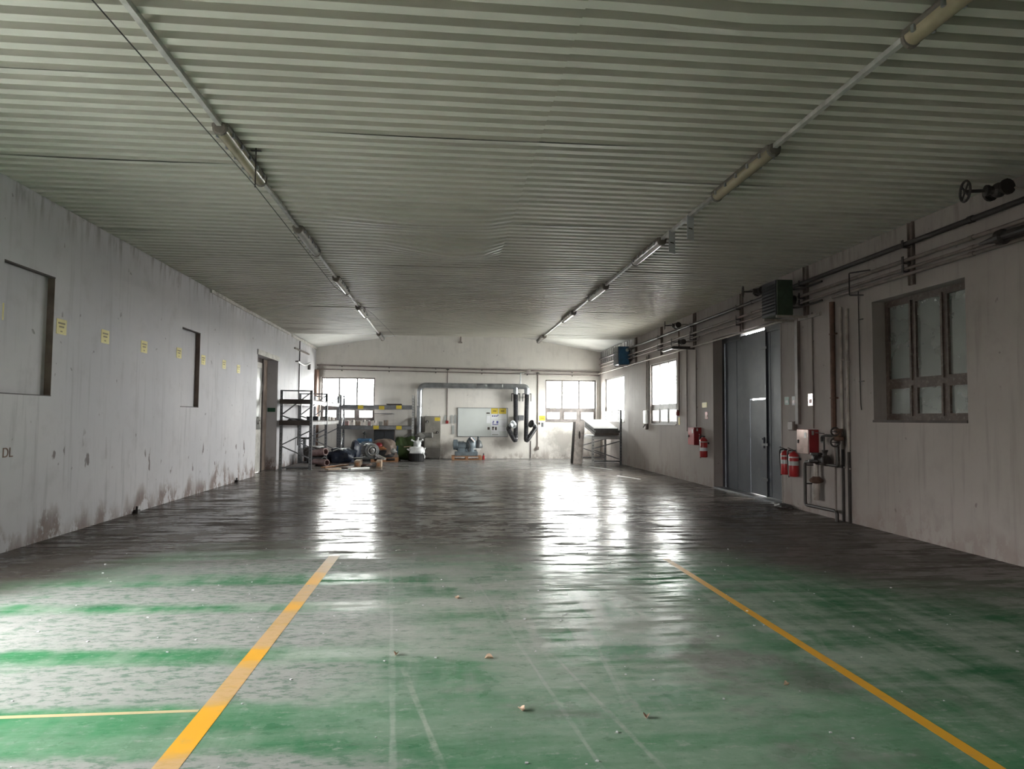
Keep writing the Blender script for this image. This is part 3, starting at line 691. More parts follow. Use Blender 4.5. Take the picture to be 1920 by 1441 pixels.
for i, (px, py) in enumerate(((0, 583), (115, 612.5), (197, 631), (270, 650), (335.5, 661.5), (381, 674.5), (420, 683), (447, 691.5))):
    if i in (0,): q = on_left(-6, 581, XL-.085)
    elif i == 4: q = on_left(335.5, 661.5)
    else: q = on_left(px, py)
    notice('wall_notice', (q.x, q.y, q.z), (0, 1, 0), NL[i], 'yellow notices along the left wall')
q = on_left(252, 965)
t = tag(MB().box((XL, q.y-.05, 0), (XL+.07, q.y+.05, .045)).tube([(XL+.035, q.y, .04), (XL+.035, q.y, .10)], .018, 8).build('floor_stop', 'pipe_dark', base=(XL, q.y, 0)), 'small black iron stump at the foot of the left wall, nearer one', 'stop', 'iron stumps along the left wall')
q = on_left(441, 903)
t = tag(MB().box((XL, q.y-.05, 0), (XL+.07, q.y+.05, .045)).tube([(XL+.035, q.y, .04), (XL+.035, q.y, .10)], .018, 8).build('floor_stop', 'pipe_dark', base=(XL, q.y, 0)), 'small black iron stump by the wall just before the left doorway', 'stop', 'iron stumps along the left wall')
# corner fittings
q0, q1 = on_left(551, 652), on_left(578, 664)
t = tag(MB().bar((XL+.03, q0.y, q0.z), (XL+.03, q1.y, q1.z), .05, .05).build('wall_rail', 'pipe', base=(XL, q0.y, q0.z)), 'short brown rail fixed high in the left corner', 'rail')
q0, q1 = on_left(554, 677), on_left(577, 680)
pts = [Vector((XL+.08, q0.y+(q1.y-q0.y)*k/8, q0.z+(q1.z-q0.z)*k/8-.10*math.sin(PI*k/8))) for k in range(9)]
t = thing('wall_lamp', (XL, q0.y, q0.z), 'curved white tube lamp on the left wall near the corner', 'lamp')
MB().tube(pts, .035, 8).build('tube', 'white', t); MB().box((XL, q1.y+.02, q1.z-.24), (XL+.08, q1.y+.16, q1.z-.02)).build('holder', 'pipe_dark', t)
MB().bar((XL, pts[0].y, pts[0].z), (XL+.1, pts[0].y, pts[0].z), .04, .04).build('bracket', 'pipe_dark', t)
q0 = on_left(561, 660)
t = tag(MB().tube([(XL+.02, q0.y, ZC-.02), (XL+.02, q0.y, .6)], .018, 6).build('wall_cable', 'pipe_dark', base=(XL, q0.y, 0)), 'dark cable running down the left wall behind the rack', 'cable')
t = tag(MB().quadbox([(XL+.01, YB-.25, 0), (XL+.01, YB-.005, 0), (XL+.15, YB-.005, 0), (XL+.10, YB-.25, 0), (XL+.01, YB-.25, 3.38), (XL+.01, YB-.005, 3.38), (XL+.15, YB-.005, 3.38), (XL+.10, YB-.25, 3.38)]).build('corner_post', 'rust', base=(XL, YB, 0)), 'rusty brown corner post left of the back window', 'post')

# ------------------------------------------------------------------ back wall
YP = YB-.08
for (za, zb, r, l) in ((684, 698, .030, 'upper of the two brown pipes along the back wall'), (691.5, 704, .022, 'lower thinner brown pipe along the back wall')):
    a, b = on_back(600, za, YP), on_back(1122, zb, YP)
    t = thing('heating_pipe', (a.x, YP, a.z), l, 'pipe', 'pipes along the back wall')
    MB().tube([(XL+.06, YP, a.z), (XR-.06, YP, b.z)], r, 8).build('pipe', 'pipe', t)
    for k in range(6):
        x = XL+1.0+k*1.8; z = a.z+(b.z-a.z)*(x-a.x)/(b.x-a.x)
        MB().box((x-.02, YP-.0, z-.05), (x+.02, YB-.002, z-.02)).box((x-.02, YP-.045, z-.04), (x+.02, YP+.05, z-.02)).build('clamp', 'pipe_dark', t)
# galvanised extraction duct with two hoses
YD = YB-.30
a, b, c = on_back(787, 722, YD), on_back(988, 722, YD), on_back(787, 806, YD)
t = thing('extraction_duct', (a.x, YD, 0), 'galvanised extraction duct running along and down the back wall', 'duct')
path = fillet([(a.x, YD, .25), (a.x, YD, a.z), (b.x, YD, a.z), (b.x, YD, a.z-.30)], .26, 7)
MB().tube(path, .105, 14).build('duct', 'galv', t, smooth=True)
h1 = on_back(967, 733, YD); h2x = b.x
MB().tube([(h1.x, YD, a.z), (h1.x, YD, a.z-.30)], .095, 14).build('branch', 'galv', t, smooth=True)
for x in (a.x+.9, a.x+2.2, a.x+3.2): MB().torus((x, YD, a.z), (1, 0, 0), .107, .008, 18, 6).build('collar', 'chrome', t)
for z in (1.0, 2.0): MB().torus((a.x, YD, z), (0, 0, 1), .107, .008, 18, 6).build('collar', 'chrome', t)
for x in (a.x+.5, a.x+2.6): MB().box((x-.02, YD+.1, a.z-.02), (x+.02, YB-.002, a.z+.02)).build('bracket', 'steel', t)
def hose(hx, pts, bell_c, bell_dir, label, dark):
    t = thing('exhaust_hose', (hx, YD, a.z-.2), label, 'hose', 'exhaust hoses on the back wall')
    pt = fillet(pts, .18, 8); fine = []
    for i in range(len(pt)-1):
        L = (pt[i+1]-pt[i]).length; n = max(1, int(L/.022))
        for k in range(n): fine.append(pt[i]+(pt[i+1]-pt[i])*(k/n))
    fine.append(pt[-1]); R = [.088+(.007 if i % 2 else -.005) for i in range(len(fine))]
    MB().tube(fine, R, 12).build('hose', 'hose', t, smooth=False)
    m = MB(); m.box((hx-.17, YD-.05, a.z-.30), (hx+.17, YD+.05, a.z-.27)); m.box((hx-.17, YD-.03, a.z-.58), (hx-.145, YD+.03, a.z-.27)); m.box((hx+.145, YD-.03, a.z-.58), (hx+.17, YD+.03, a.z-.27))
    m.box((hx-.02, YD+.09, a.z-.42), (hx+.02, YB, a.z-.38)).build('hanger', 'black', t)
    MB().lathe(bell_c, bell_dir, [(0, .075), (.10, .09), (.18, .15), (.20, .155), (.19, .12), (.12, .06)], 18).build('nozzle', 'galv' if not dark else 'hose', t, smooth=True)
    return t
pA = [on_back(px, py, YD) for px, py in ((967, 735), (967, 829), (952, 803))]
pA = [Vector((h1.x, YD, a.z-.28)), Vector((pA[1].x, YD-.02, pA[1].z)), Vector((pA[2].x, YD-.10, pA[2].z)), Vector((pA[2].x+.10, YD-.16, pA[2].z+.14))]
hose(h1.x, pA, pA[3]+Vector((-.03, 0, -.03)), (.55, -.65, .25), 'left black exhaust hose, its nozzle turned to the right', False)
pB = [on_back(px, py, YD) for px, py in ((986, 829), (1004, 801))]
pB = [Vector((h2x, YD, a.z-.28)), Vector((pB[0].x, YD-.02, pB[0].z)), Vector((pB[1].x, YD-.10, pB[1].z)), Vector((pB[1].x-.10, YD-.16, pB[1].z+.12))]
hose(h2x, pB, pB[3]+Vector((.05, 0, -.03)), (-.7, -.5, .25), 'right black exhaust hose, its dark nozzle turned to the left', True)
p0 = on_back(978, 783, YB)
t = tag(MB().box((h1.x+.12, YD-.03, p0.z-.10), (h2x-.12, YB, p0.z+.10)).build('hose_bracket', 'steel', base=(p0.x, YB, p0.z)), 'grey bracket plate on the wall between the two exhaust hoses', 'bracket')
a_, b_ = on_back(976, 722, YD), on_back(992, 699, YD)
t = thing('damper_lever', (a_.x, YD, a.z+.1), 'thin bent pipe with a bright lever above the duct', 'lever')
MB().tube(fillet([(a_.x, YD, a.z+.09), (a_.x, YD, b_.z), (b_.x, YD-.05, b_.z+.06)], .05), .020, 8).build('stem', 'galv', t)
MB().bar((a_.x+.05, YD-.02, b_.z-.02), (b_.x+.05, YD-.10, b_.z+.10), .07, .05).build('lever', 'chrome', t)
# whiteboard with sheets
a, b = on_back(859, 764.5, YB-.03), on_back(951, 818, YB-.03)
wbx0, wbx1, wz0, wz1 = a.x, b.x, b.z, a.z
t = thing('whiteboard', ((a.x+b.x)/2, YB, b.z), 'large greenish white board fixed to the back wall', 'board')
MB().box((wbx0, YB-.03, wz0), (wbx1, YB, wz1)).build('panel', 'board_white', t)
m = MB()
for lo, hi in (((wbx0-.02, wz0-.02), (wbx0, wz1+.02)), ((wbx1, wz0-.02), (wbx1+.02, wz1+.02)), ((wbx0, wz0-.02), (wbx1, wz0)), ((wbx0, wz1), (wbx1, wz1+.02))):
    m.box((lo[0], YB-.04, lo[1]), (hi[0], YB, hi[1]))
m.build('frame', 'steel', t)
def sheet(x0, y0, x1, y1, mat, name, label, cat, marks=(), ink='ink', yy=YB-.032, group=None):
    a, b = on_back(x0, y0, yy), on_back(x1, y1, yy)
    t = thing(name, ((a.x+b.x)/2, yy, b.z), label, cat, group)
    MB().box((a.x, yy-.003, b.z), (b.x, yy+.0015, a.z)).build('sheet', mat, t)
    W_, H_ = b.x-a.x, a.z-b.z
    for (u0, v0, u1, v1) in marks:
        MB().box((a.x+W_*u0, yy-.0045, b.z+H_*v0), (a.x+W_*u1, yy-.003, b.z+H_*v1)).build('printed_mark', ink, t)
    return t
GP = 'papers on the whiteboard'
sheet(921, 765, 934, 775.5, 'yellow', 'paper_sheet', 'left one of the two yellow sheets on the white board', 'paper', ((.25, .4, .75, .6),), 'ink_soft', group=GP)
sheet(935.5, 765, 949, 775.5, 'yellow', 'paper_sheet', 'right one of the two yellow sheets on the white board', 'paper', ((.25, .4, .75, .6),), 'ink_soft', group=GP)
sheet(921, 776.5, 935, 786, 'paper', 'paper_sheet', 'white sheet with blue figures below the left yellow sheet', 'paper', ((.1, .55, .3, .8), (.38, .55, .58, .8), (.66, .55, .82, .8), (.84, .7, .95, .98)), 'ink_blue', group=GP)
sheet(936, 776.5, 949.5, 786, 'paper', 'paper_sheet', 'blank white sheet below the right yellow sheet', 'paper', group=GP)
sheet(921, 787, 935, 798, 'paper', 'paper_sheet', 'white sheet with a dark diagram, middle of the printed column', 'paper', ((.15, .15, .95, .28), (.15, .4, .35, .6), (.7, .4, .95, .85), (.2, .65, .4, .85)), 'ink_blue', group=GP)
sheet(936, 787, 949.5, 798, 'paper', 'paper_sheet', 'blank white sheet in the middle of the right column', 'paper', group=GP)
sheet(921, 799, 935, 809, 'paper', 'paper_sheet', 'white sheet with two black upright figures', 'paper', ((.15, .3, .32, .9), (.5, .3, .75, .9), (.1, .7, .4, .95)), group=GP)
sheet(936, 799, 949.5, 808, 'paper', 'paper_sheet', 'blank white sheet at the bottom of the right column', 'paper', group=GP)
sheet(921, 810, 936, 816, 'paper', 'paper_sheet', 'white sheet with a grey smudge at the foot of the board', 'paper', ((.1, .1, .9, .5),), 'grey_plastic', group=GP)
sheet(912, 773, 918.5, 775.5, 'ink', 'label_strip', 'small black strip at the upper middle of the white board', 'label')
sheet(912.5, 779, 919.5, 793, 'paper', 'paper_sheet', 'narrow pale sheet left of the printed column', 'paper', group=GP)
sheet(913, 800, 919, 806, 'paper', 'paper_sheet', 'small sheet with a black patch left of the two figures', 'paper', ((.15, .1, .9, .95),), group=GP)
sheet(1011, 779, 1022, 788, 'yellow', 'yellow_label', 'yellow sheet on the back wall just left of the right window', 'paper', ((.2, .4, .8, .5),), 'ink_soft', yy=YB-.003)
sheet(1009.5, 791.5, 1012.5, 795.5, 'ink', 'wall_switch', 'tiny black switch below the yellow sheet by the right window', 'switch', yy=YB-.005)
sheet(1015, 792, 1019, 800, 'steel', 'wall_socket', 'grey socket box below the yellow sheet by the right window', 'socket', yy=YB-.005)
for (x0, y0, x1, y1, l) in ((844.5, 777.5, 849, 793, 'left upper grey file tray beside the white board'), (851.5, 777.5, 856, 793, 'right upper grey file tray beside the white board'), (847, 797, 852, 813, 'lower grey file tray beside the white board'), (833, 777.5, 837, 790, 'pale grey file tray left of the wall cable')):
    a, b = on_back(x0, y0, YB-.05), on_back(x1, y1, YB-.05)
    t = thing('file_tray', ((a.x+b.x)/2, YB, b.z), l, 'tray', 'grey file trays on the back wall')
    MB().box((a.x, YB-.012, b.z), (b.x, YB, a.z)).build('back_plate', 'grey_plastic', t)
    m = MB()
    for k in range(5): z = b.z+(a.z-b.z)*k/5; m.box((a.x, YB-.06, z), (b.x, YB-.012, z+.012))
    m.build('pocket', 'grey_plastic', t)
# cables on the back wall
for (px, y0, y1, box, l) in ((839.5, 694, 789, 'red_dark', 'thin cable ending in a dark red switch box left of the board'), (1008.5, 702, 838, 'pipe', 'grey conduit coming down left of the right back window')):
    a, b = on_back(px, y0, YB-.02), on_back(px, y1, YB-.02)
    t = thing('wall_conduit', (a.x, YB, b.z), l, 'conduit')
    MB().tube([(a.x, YB-.02, a.z), (a.x, YB-.02, b.z)], .016, 6).build('conduit', 'pipe', t)
    MB().box((a.x-.055, YB-.07, b.z-.10), (a.x+.055, YB, b.z+.02)).build('switch_box', box, t, bevel=.008)
    MB().lathe((a.x, YB-.04, a.z), (0, 0, 1), [(0, .02), (.02, .06), (.07, .06), (.09, .02)], 10).build('junction_box', 'pipe_dark', t)
a = on_back(995, 826, YB-.015)
tag(MB().tube([(a.x, YB-.015, a.z), (a.x, YB-.015, .02)], .014, 6).build('wall_cable', 'pipe_dark', base=(a.x, YB, 0)), 'thin dark cable from the right hose down to the floor', 'cable')
a, b = on_back(864, 631, YB-.05), on_back(864, 643, YB-.05)
tag(MB().box((a.x-.02, YB-.10, b.z), (a.x+.02, YB, b.z+.32)).box((a.x-.10, YB-.06, b.z), (a.x+.06, YB, b.z+.05)).build('wall_hook', 'pipe', base=(a.x, YB, b.z)), 'small iron hook high on the back wall under the ceiling edge', 'hook')
# electrical cabinet
a, b = on_back(796, 779.5, YB-.5), on_back(825.5, 858, YB-.5)
x0, x1, zt = a.x, b.x, a.z
t = thing('electrical_cabinet', ((x0+x1)/2, YB-.25, 0), 'grey-brown electrical cabinet against the back wall', 'cabinet')
MB().box((x0, YB-.5, .40), (x1, YB-.08, zt)).build('body', 'cab', t, bevel=.012)
MB().box((x0+.01, YB-.48, .05), (x1-.01, YB-.10, .40)).build('plinth', 'cab_dark', t)
for xx in (x0+.05, x1-.09):
    MB().box((xx, YB-.46, 0), (xx+.05, YB-.40, .05)).build('foot', 'board_dark', t)
    MB().box((xx, YB-.18, 0), (xx+.05, YB-.12, .05)).build('foot', 'board_dark', t)
d = MB().box((x0+.03, YB-.515, .44), (x1-.03, YB-.5, zt-.04)).build('door', 'cab', t)
for (px, py) in ((801, 790), (820, 810)):
    q = on_back(px, py, YB-.5); MB().lathe((q.x, YB-.515, q.z), (0, -1, 0), [(0, .05), (.03, .05), (.035, .03), (.06, .028)], 12).build('knob', 'black', d)
    MB().box((q.x-.012, YB-.585, q.z-.05), (q.x+.012, YB-.57, q.z+.03)).build('lever', 'chrome', d)
q = on_back(820, 785.5, YB-.5); MB().box((q.x-.10, YB-.52, q.z-.065), (q.x+.10, YB-.5155, q.z+.065)).build('warning_label', 'yellow', d)
for xx in (x0+.05, x1-.05): MB().torus((xx, YB-.3, zt+.02), (1, 0, 0), .03, .008, 12, 6).build('lifting_eye', 'steel', t)
# motor unit on the pallet under the board
def pallet(loc, w_, d_, label, mat='wood', rot=0):
    t = thing('wooden_pallet', loc, label, 'pallet'); x, y, z = loc
    for k in range(5):
        yy = y-d_/2+.05+k*(d_-.1)/4; MB().box((x-w_/2, yy-.05, z+.122), (x+w_/2, yy+.05, z+.144)).build('deck_board', mat, t)
    for k in range(3):
        xx = x-w_/2+.05+k*(w_-.1)/2
        MB().box((xx-.05, y-d_/2, z+.10), (xx+.05, y+d_/2, z+.122)).build('stringer_board', mat, t)
        for j in range(3):
            yy = y-d_/2+.05+j*(d_-.1)/2; MB().box((xx-.05, yy-.05, z+.022), (xx+.05, yy+.05, z+.10)).build('block', mat, t)
    for j in range(3):
        yy = y-d_/2+.05+j*(d_-.1)/2; MB().box((x-w_/2, yy-.05, z), (x+w_/2, yy+.05, z+.022)).build('bottom_board', mat, t)
    t.rotation_euler.z = rot; return t
f0, f1 = on_floor(847, 862), on_floor(904, 862); py_ = 26.35
a, b = on_back(847, 860, 26.0), on_back(903.5, 860, 26.0); pcx = (a.x+b.x)/2
pallet((pcx, 26.4, 0), b.x-a.x, .8, 'orange wooden pallet under the blue-grey machine')
t = thing('compressor_unit', (pcx, 26.4, .144), 'blue-grey compressor with two motors standing on a pallet', 'machine')
X = lambda px: on_back(px, 850, 26.15).x
MB().box((X(853), 26.15, .144), (X(896), 26.65, .30)).build('base_frame', 'slate', t, bevel=.01)
MB().lathe((X(849), 26.4, .56), (1, 0, 0), [(0, .08), (.02, .19), (.17, .20), (.2, .15)], 18).build('pulley_housing', 'slate', t, smooth=True)
MB().lathe((X(856), 26.4, .50), (1, 0, 0), [(0, .15), (.03, .17), (.28, .17), (.42, .14)], 18).build('motor', 'slate', t, smooth=True)
m = MB()
for k in range(7): m.box((X(858)+k*.035, 26.22, .60), (X(858)+k*.035+.012, 26.58, .70))
m.build('cooling_fin', 'slate', t, stuff=True)
MB().box((X(858), 26.22, .29), (X(878), 26.58, .42)).build('motor_foot', 'slate', t, bevel=.01)
MB().lathe((X(884), 26.38, .29), (0, 0, 1), [(0, .20), (.18, .20), (.40, .19), (.52, .12), (.56, .05)], 18).build('pump_body', 'slate', t, smooth=True)
MB().lathe((X(897.5), 26.4, .44), (0, 0, 1), [(0, .16), (.05, .17), (.12, .15), (.24, .11), (.30, .05), (.44, .04)], 16).build('cylinder', 'motor', t, smooth=True)
MB().box((X(888), 26.2, .38), (X(902), 26.6, .43)).build('support_plate', 'white', t)
MB().bar((X(883), 26.2, .84), (X(890), 26.18, .68), .09, .05).build('belt_guard', 'chrome', t)
MB().tube(fillet([(X(878), 26.15, .72), (X(881), 26.12, .52), (X(877), 26.1, .38), (X(880), 26.12, .31)], .08), .025, 8).build('hose', 'black', t)
a = on_back(904.5, 858, 26.3)
t = thing('red_bottle', (a.x+.04, 26.3, 0), 'tiny red bottle with dark cap beside the orange pallet', 'bottle')
MB().lathe((a.x+.04, 26.3, 0), (0, 0, 1), [(0, .045), (.13, .045), (.17, .02)], 12).build('body', 'red', t); MB().lathe((a.x+.04, 26.3, .17), (0, 0, 1), [(0, .025), (.07, .02)], 10).build('cap', 'black', t)

# ------------------------------------------------------------------ pallet racks
def upright(t, x, y, z1, mat='steel', nm='upright', w_=.075):
    m = MB(); d_ = w_*.75
    m.box((x-w_/2, y-d_/2, 0), (x+w_/2, y-d_/2+.006, z1)); m.box((x-w_/2, y-d_/2+.006, 0), (x-w_/2+.006, y+d_/2, z1)); m.box((x+w_/2-.006, y-d_/2+.006, 0), (x+w_/2, y+d_/2, z1))
    o = m.build(nm, mat, t)
    MB().box((x-w_*.7, y-d_*.9, 0), (x+w_*.7, y+d_*.9, .008)).build('foot_plate', mat, o)
    s = MB(); k = .15
    while k < z1-.05: s.box((x-.012, y-d_/2-.0015, k), (x+.012, y-d_/2-.0002, k+.03)); k += .1
    so = s.build('slot_row', 'gate_dark', o, stuff=True); return o
RX0, RX1 = -4.80, -3.94; RY = (21.12, 23.80, 26.45)
t = thing('pallet_rack', ((RX0+RX1)/2, 23.8, 0), 'tall grey pallet rack against the left wall beyond the doorway', 'rack')
ztop = 2.36
for y in RY[:3]:
    zt = ztop
    for x in (RX0, RX1): upright(t, x, y, zt, w_=.085)
    MB().bar((RX0, y, zt-.02), (RX1, y, zt-.02), .03, .04).build('top_rail', 'steel', t)
    MB().bar((RX0, y, .06), (RX1, y, .06), .03, .04).build('bottom_rail', 'steel', t)
    for (za, zb) in ((1.62, 2.30), (1.60, 1.30), (.72, 1.16), (.70, .32)):
        MB().bar((RX0, y, za), (RX1, y, zb), .03, .035).build('brace', 'steel', t)
for za, zb in ((1.95, 2.05), (1.32, 1.42)):
    for x in (RX0, RX1):
        for ya, yb in ((RY[0], RY[1]), (RY[1], RY[2])): MB().box((x-.025, ya+.03, za), (x+.025, yb-.03, zb)).build('beam', 'steel_pale', t)
    for k in range(12):
        ya = RY[0]-.02+k*(RY[2]-RY[0]-.1)/12; MB().box((RX0-.04, ya, zb), (RX1+.04, ya+.40, zb+.035)).build('shelf_board', 'board_dark', t)
    MB().box((RX0-.06, RY[0]-.035, za-.005), (RX1-.03, RY[0]-.03, zb+.035)).build('end_board', 'board_dark', t)
def crate(lo, hi, mat, label, cat='box', name='storage_box', grp=None):
    t = thing(name, ((lo[0]+hi[0])/2, (lo[1]+hi[1])/2, lo[2]), label, cat, grp); th = .015
    m = MB(); m.box((lo[0], lo[1], lo[2]), (hi[0], lo[1]+th, hi[2])); m.box((lo[0], hi[1]-th, lo[2]), (hi[0], hi[1], hi[2])); m.box((lo[0], lo[1]+th, lo[2]), (lo[0]+th, hi[1]-th, hi[2])); m.box((hi[0]-th, lo[1]+th, lo[2]), (hi[0], hi[1]-th, hi[2])); m.box((lo[0]+th, lo[1]+th, lo[2]), (hi[0]-th, hi[1]-th, lo[2]+th))
    m.build('body', mat, t); MB().box((lo[0]-.01, lo[1]-.01, hi[2]), (hi[0]+.01, hi[1]+.01, hi[2]+.02)).build('lid', mat, t); return t
crate((-4.35, 22.6, 1.458), (-4.0, 23.0, 1.56), 'gate_dark', 'low dark box on the middle shelf of the left rack')
tag(MB().quadbox([(-4.7, 21.4, 1.4585), (-4.7, 21.9, 1.4585), (-4.25, 21.9, 1.4585), (-4.25, 21.4, 1.4585), (-4.66, 21.45, 1.50), (-4.66, 21.8, 1.53), (-4.35, 21.8, 1.50), (-4.35, 21.45, 1.48)]).build('cable_heap', 'black', base=(-4.5, 21.6, 1.458)), 'flat black heap lying on the near end of the left rack shelf', 'heap')
# rack along the back wall
BX0, BX1, BY0, BY1 = on_back(638, 800, 26.1).x, on_back(774, 800, 26.1).x, 26.1, 26.95
t = thing('shelf_rack', ((BX0+BX1)/2, 26.5, 0), 'low grey shelf rack with yellow labels in front of the back window', 'rack')
for x in (BX0, BX1):
    for y in (BY0, BY1): upright(t, x, y, 2.40, 'steel' if x == BX0 else 'steel_pale')
    for (za, zb) in ((.3, .9), (.95, .95), (1.0, 1.6), (2.3, 2.3)): MB().bar((x, BY0, za), (x, BY1, zb), .025, .03).build('brace', 'steel', t)
for py, hgt in ((763, .13), (801.5, .12)):
    z = on_back(700, py, BY0).z
    for y in (BY0-.03, BY1+.03): MB().box((BX0+.04, y-.02, z-hgt/2), (BX1-.04, y+.02, z+hgt/2)).build('beam', 'steel', t)
    for k in range(7):
        xa = BX0+.05+k*(BX1-BX0-.1)/7; MB().box((xa, BY0-.01, z+hgt/2), (xa+(BX1-BX0-.1)/7-.01, BY1+.01, z+hgt/2+.02)).build('shelf_board', 'board_grey' if py > 790 else 'steel', t)
for (px, py) in ((676, 763), (715.5, 764), (748, 763), (705, 801), (748, 801.5)):
    q = on_back(px, py, BY0-.055); MB().box((q.x-.10, BY0-.054, q.z-.065), (q.x+.10, BY0-.0505, q.z+.065)).build('label_plate', 'yellow', t)
MB().bar((BX0+1.9, BY1+.02, .35), (BX1, BY1+.02, 1.05), .02, .03).build('diagonal_brace', 'steel', t)
z = on_back(700, 757, BY0).z
tag(MB().box((BX1-1.0, 26.2, 2.045), (BX1-.45, 26.8, 2.085)).build('flat_panel', 'board_dark', base=(BX1-.7, 26.5, 2.045)), 'dark flat panel lying on the top shelf of the back rack', 'panel')
tag(MB().box((BX0+1.15, 26.12, 1.70), (BX0+1.9, 26.16, 1.725)).box((BX0+1.15, 26.12, 1.70), (BX0+1.18, YB-.0, 1.725)).box((BX0+1.87, 26.12, 1.70), (BX0+1.9, YB, 1.725)).build('wall_bracket_bar', 'steel', base=(BX0+1.5, 26.5, 1.7)), 'thin grey bar behind the back rack, right of the window', 'bar')
x0_, x1_ = on_back(701, 820, 26.6).x, on_back(739, 820, 26.6).x
q0, q1 = on_back(702, 807, 26.7), on_back(740, 838, 26.7)
t = thing('dark_cupboard', ((q0.x+q1.x)/2, 26.75, 0), 'dark old cupboard standing under the back rack', 'cupboard')
MB().box((q0.x, 26.55, .0), (q1.x, 26.9, 1.10)).build('body', 'board_dark', t); MB().box((q0.x+.02, 26.535, .05), ((q0.x+q1.x)/2-.01, 26.55, 1.07)).build('door', 'gate_dark', t); MB().box(((q0.x+q1.x)/2+.01, 26.535, .05), (q1.x-.02, 26.55, 1.07)).build('door', 'gate_dark', t)

for k in range(8):
    w_ = (.13, .10, .17, .11, .09, .16, .12, .15)[k]; x = BX0+.22+k*.205; h_ = (.17, .20, .16, .21, .18, .19, .15, .2)[k]; zs_ = on_back(700, 801.5, BY0).z+.0815
    t = thing('carton', (x, 26.2, zs_), ('pinkish', 'pale', 'brown', 'pale', 'reddish', 'pale', 'grey', 'brown')[k]+' carton on the lower shelf of the back rack, '+('first', 'second', 'third', 'fourth', 'fifth', 'sixth', 'seventh', 'eighth')[k]+' from the window end', 'carton', 'cartons on the back rack shelf')
    mt = ('pinkrag', 'cardboard', 'tarp', 'cardboard', 'pinkrag', 'cardboard', 'film', 'tarp')[k]
    MB().box((x-w_/2, 26.14, zs_), (x+w_/2, 26.42, zs_+h_)).build('body', mt, t, bevel=.006); MB().box((x-.02, 26.139, zs_+h_*.55), (x+.02, 26.1398, zs_+h_)).box((x-.02, 26.139, zs_+h_), (x+.02, 26.42, zs_+h_+.001)).build('tape', 'film', t)
for k in range(5):
    y = 24.0+k*.42; h_ = (.13, .11, .14, .12, .1)[k]
    t = thing('carton', (-4.08, y, 1.456), 'carton on the tall rack, '+('first', 'second', 'third', 'fourth', 'fifth')[k]+' of its row towards the window', 'carton', 'cartons on the tall rack')
    mt = ('cardboard', 'board_dark', 'cardboard', 'tarp', 'cardboard')[k]
    MB().box((-4.2, y-.1, 1.456), (-3.97, y+.1, 1.456+h_)).build('body', mt, t, bevel=.006); MB().box((-4.19, y-.02, 1.456+h_), (-3.98, y+.02, 1.457+h_)).build('tape', 'film', t)
# ------------------------------------------------------------------ heap in front of the back rack
def flo(px, py): return on_floor(px, py)
# long plank in front
a, b = flo(598, 883.5), flo(718, 882)
tag(MB().bar((a.x, a.y, .012), (b.x, b.y-.1, .012), .11, .022).build('long_plank', 'board_dark', base=(a.x, a.y, 0)), 'long thin dark plank lying in front of the scrap heap', 'plank')
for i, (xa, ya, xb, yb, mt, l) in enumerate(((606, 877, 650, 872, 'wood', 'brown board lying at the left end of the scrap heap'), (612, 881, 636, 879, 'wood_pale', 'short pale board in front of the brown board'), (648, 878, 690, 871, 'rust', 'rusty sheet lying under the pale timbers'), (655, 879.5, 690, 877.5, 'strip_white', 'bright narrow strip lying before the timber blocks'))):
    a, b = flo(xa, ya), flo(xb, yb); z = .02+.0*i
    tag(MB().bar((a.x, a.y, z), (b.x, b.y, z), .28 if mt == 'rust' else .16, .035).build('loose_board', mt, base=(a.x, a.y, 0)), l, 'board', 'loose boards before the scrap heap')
# timber blocks
for (px, py, w_, l) in ((668, 876, .19, 'pale timber block on the left under the round motor'), (708, 876.5, .17, 'pale square timber block on the right under the round motor')):
    a = flo(px, py)
    t = thing('timber_block', (a.x, a.y+.3, 0), l, 'timber', 'timber blocks under the round motor')
    MB().box((a.x-w_/2, a.y+.05, 0), (a.x+w_/2, a.y+.95, .20), Matrix.Rotation(.05, 3, 'Z')).build('block', 'wood_pale', t, bevel=.008)
    MB().box((a.x-w_/2+.05, a.y+.02, .045), (a.x+w_/2-.05, a.y+.06, .15), Matrix.Rotation(.05, 3, 'Z'), (a.x, a.y+.5, .1)).build('end_grain', 'wood', t)
a, b = flo(664, 873), flo(716, 873)
tag(MB().bar((a.x-.05, a.y+.45, .222), (b.x+.05, b.y+.45, .222), .5, .036).build('support_plank', 'board_grey', base=(a.x, a.y, .2)), 'grey plank lying across the two timber blocks', 'plank')
# electric motor with round face
a = flo(690, 876); mx, my, mz = a.x, a.y+.45, .24
t = thing('electric_motor', (mx, my, mz), 'dark electric motor with bright ringed round face on timbers', 'motor')
ax = Vector((.45, -.89, 0)).normalized(); c0 = Vector((mx-.05, my+.15, mz+.27))
MB().lathe(c0-ax*.1, ax, [(0, .16), (.03, .22), (.32, .22), (.36, .19)], 22).build('casing', 'motor', t, smooth=True)
MB().lathe(c0+ax*.26, ax, [(0, .20), (.03, .235), (.05, .235), (.055, .17), (.03, .15)], 22).build('flange', 'motor', t)
MB().torus(c0+ax*.315, ax, .14, .02, 22, 8).build('ring', 'chrome', t); MB().lathe(c0+ax*.30, ax, [(0, .09), (.03, .085), (.035, .035), (.12, .03)], 14).build('shaft', 'chrome', t)
m = MB()
for k in range(14):
    an = 2*PI*k/14; u = ax.orthogonal().normalized(); v = ax.cross(u); d = u*math.cos(an)+v*math.sin(an); m.bar(c0+d*.225-ax*.05, c0+d*.225+ax*.2, .012, .03, d)
m.build('cooling_fin', 'motor', t, stuff=True)
MB().box((mx-.22, my-.06, mz), (mx+.18, my+.34, mz+.06)).build('foot', 'motor', t)
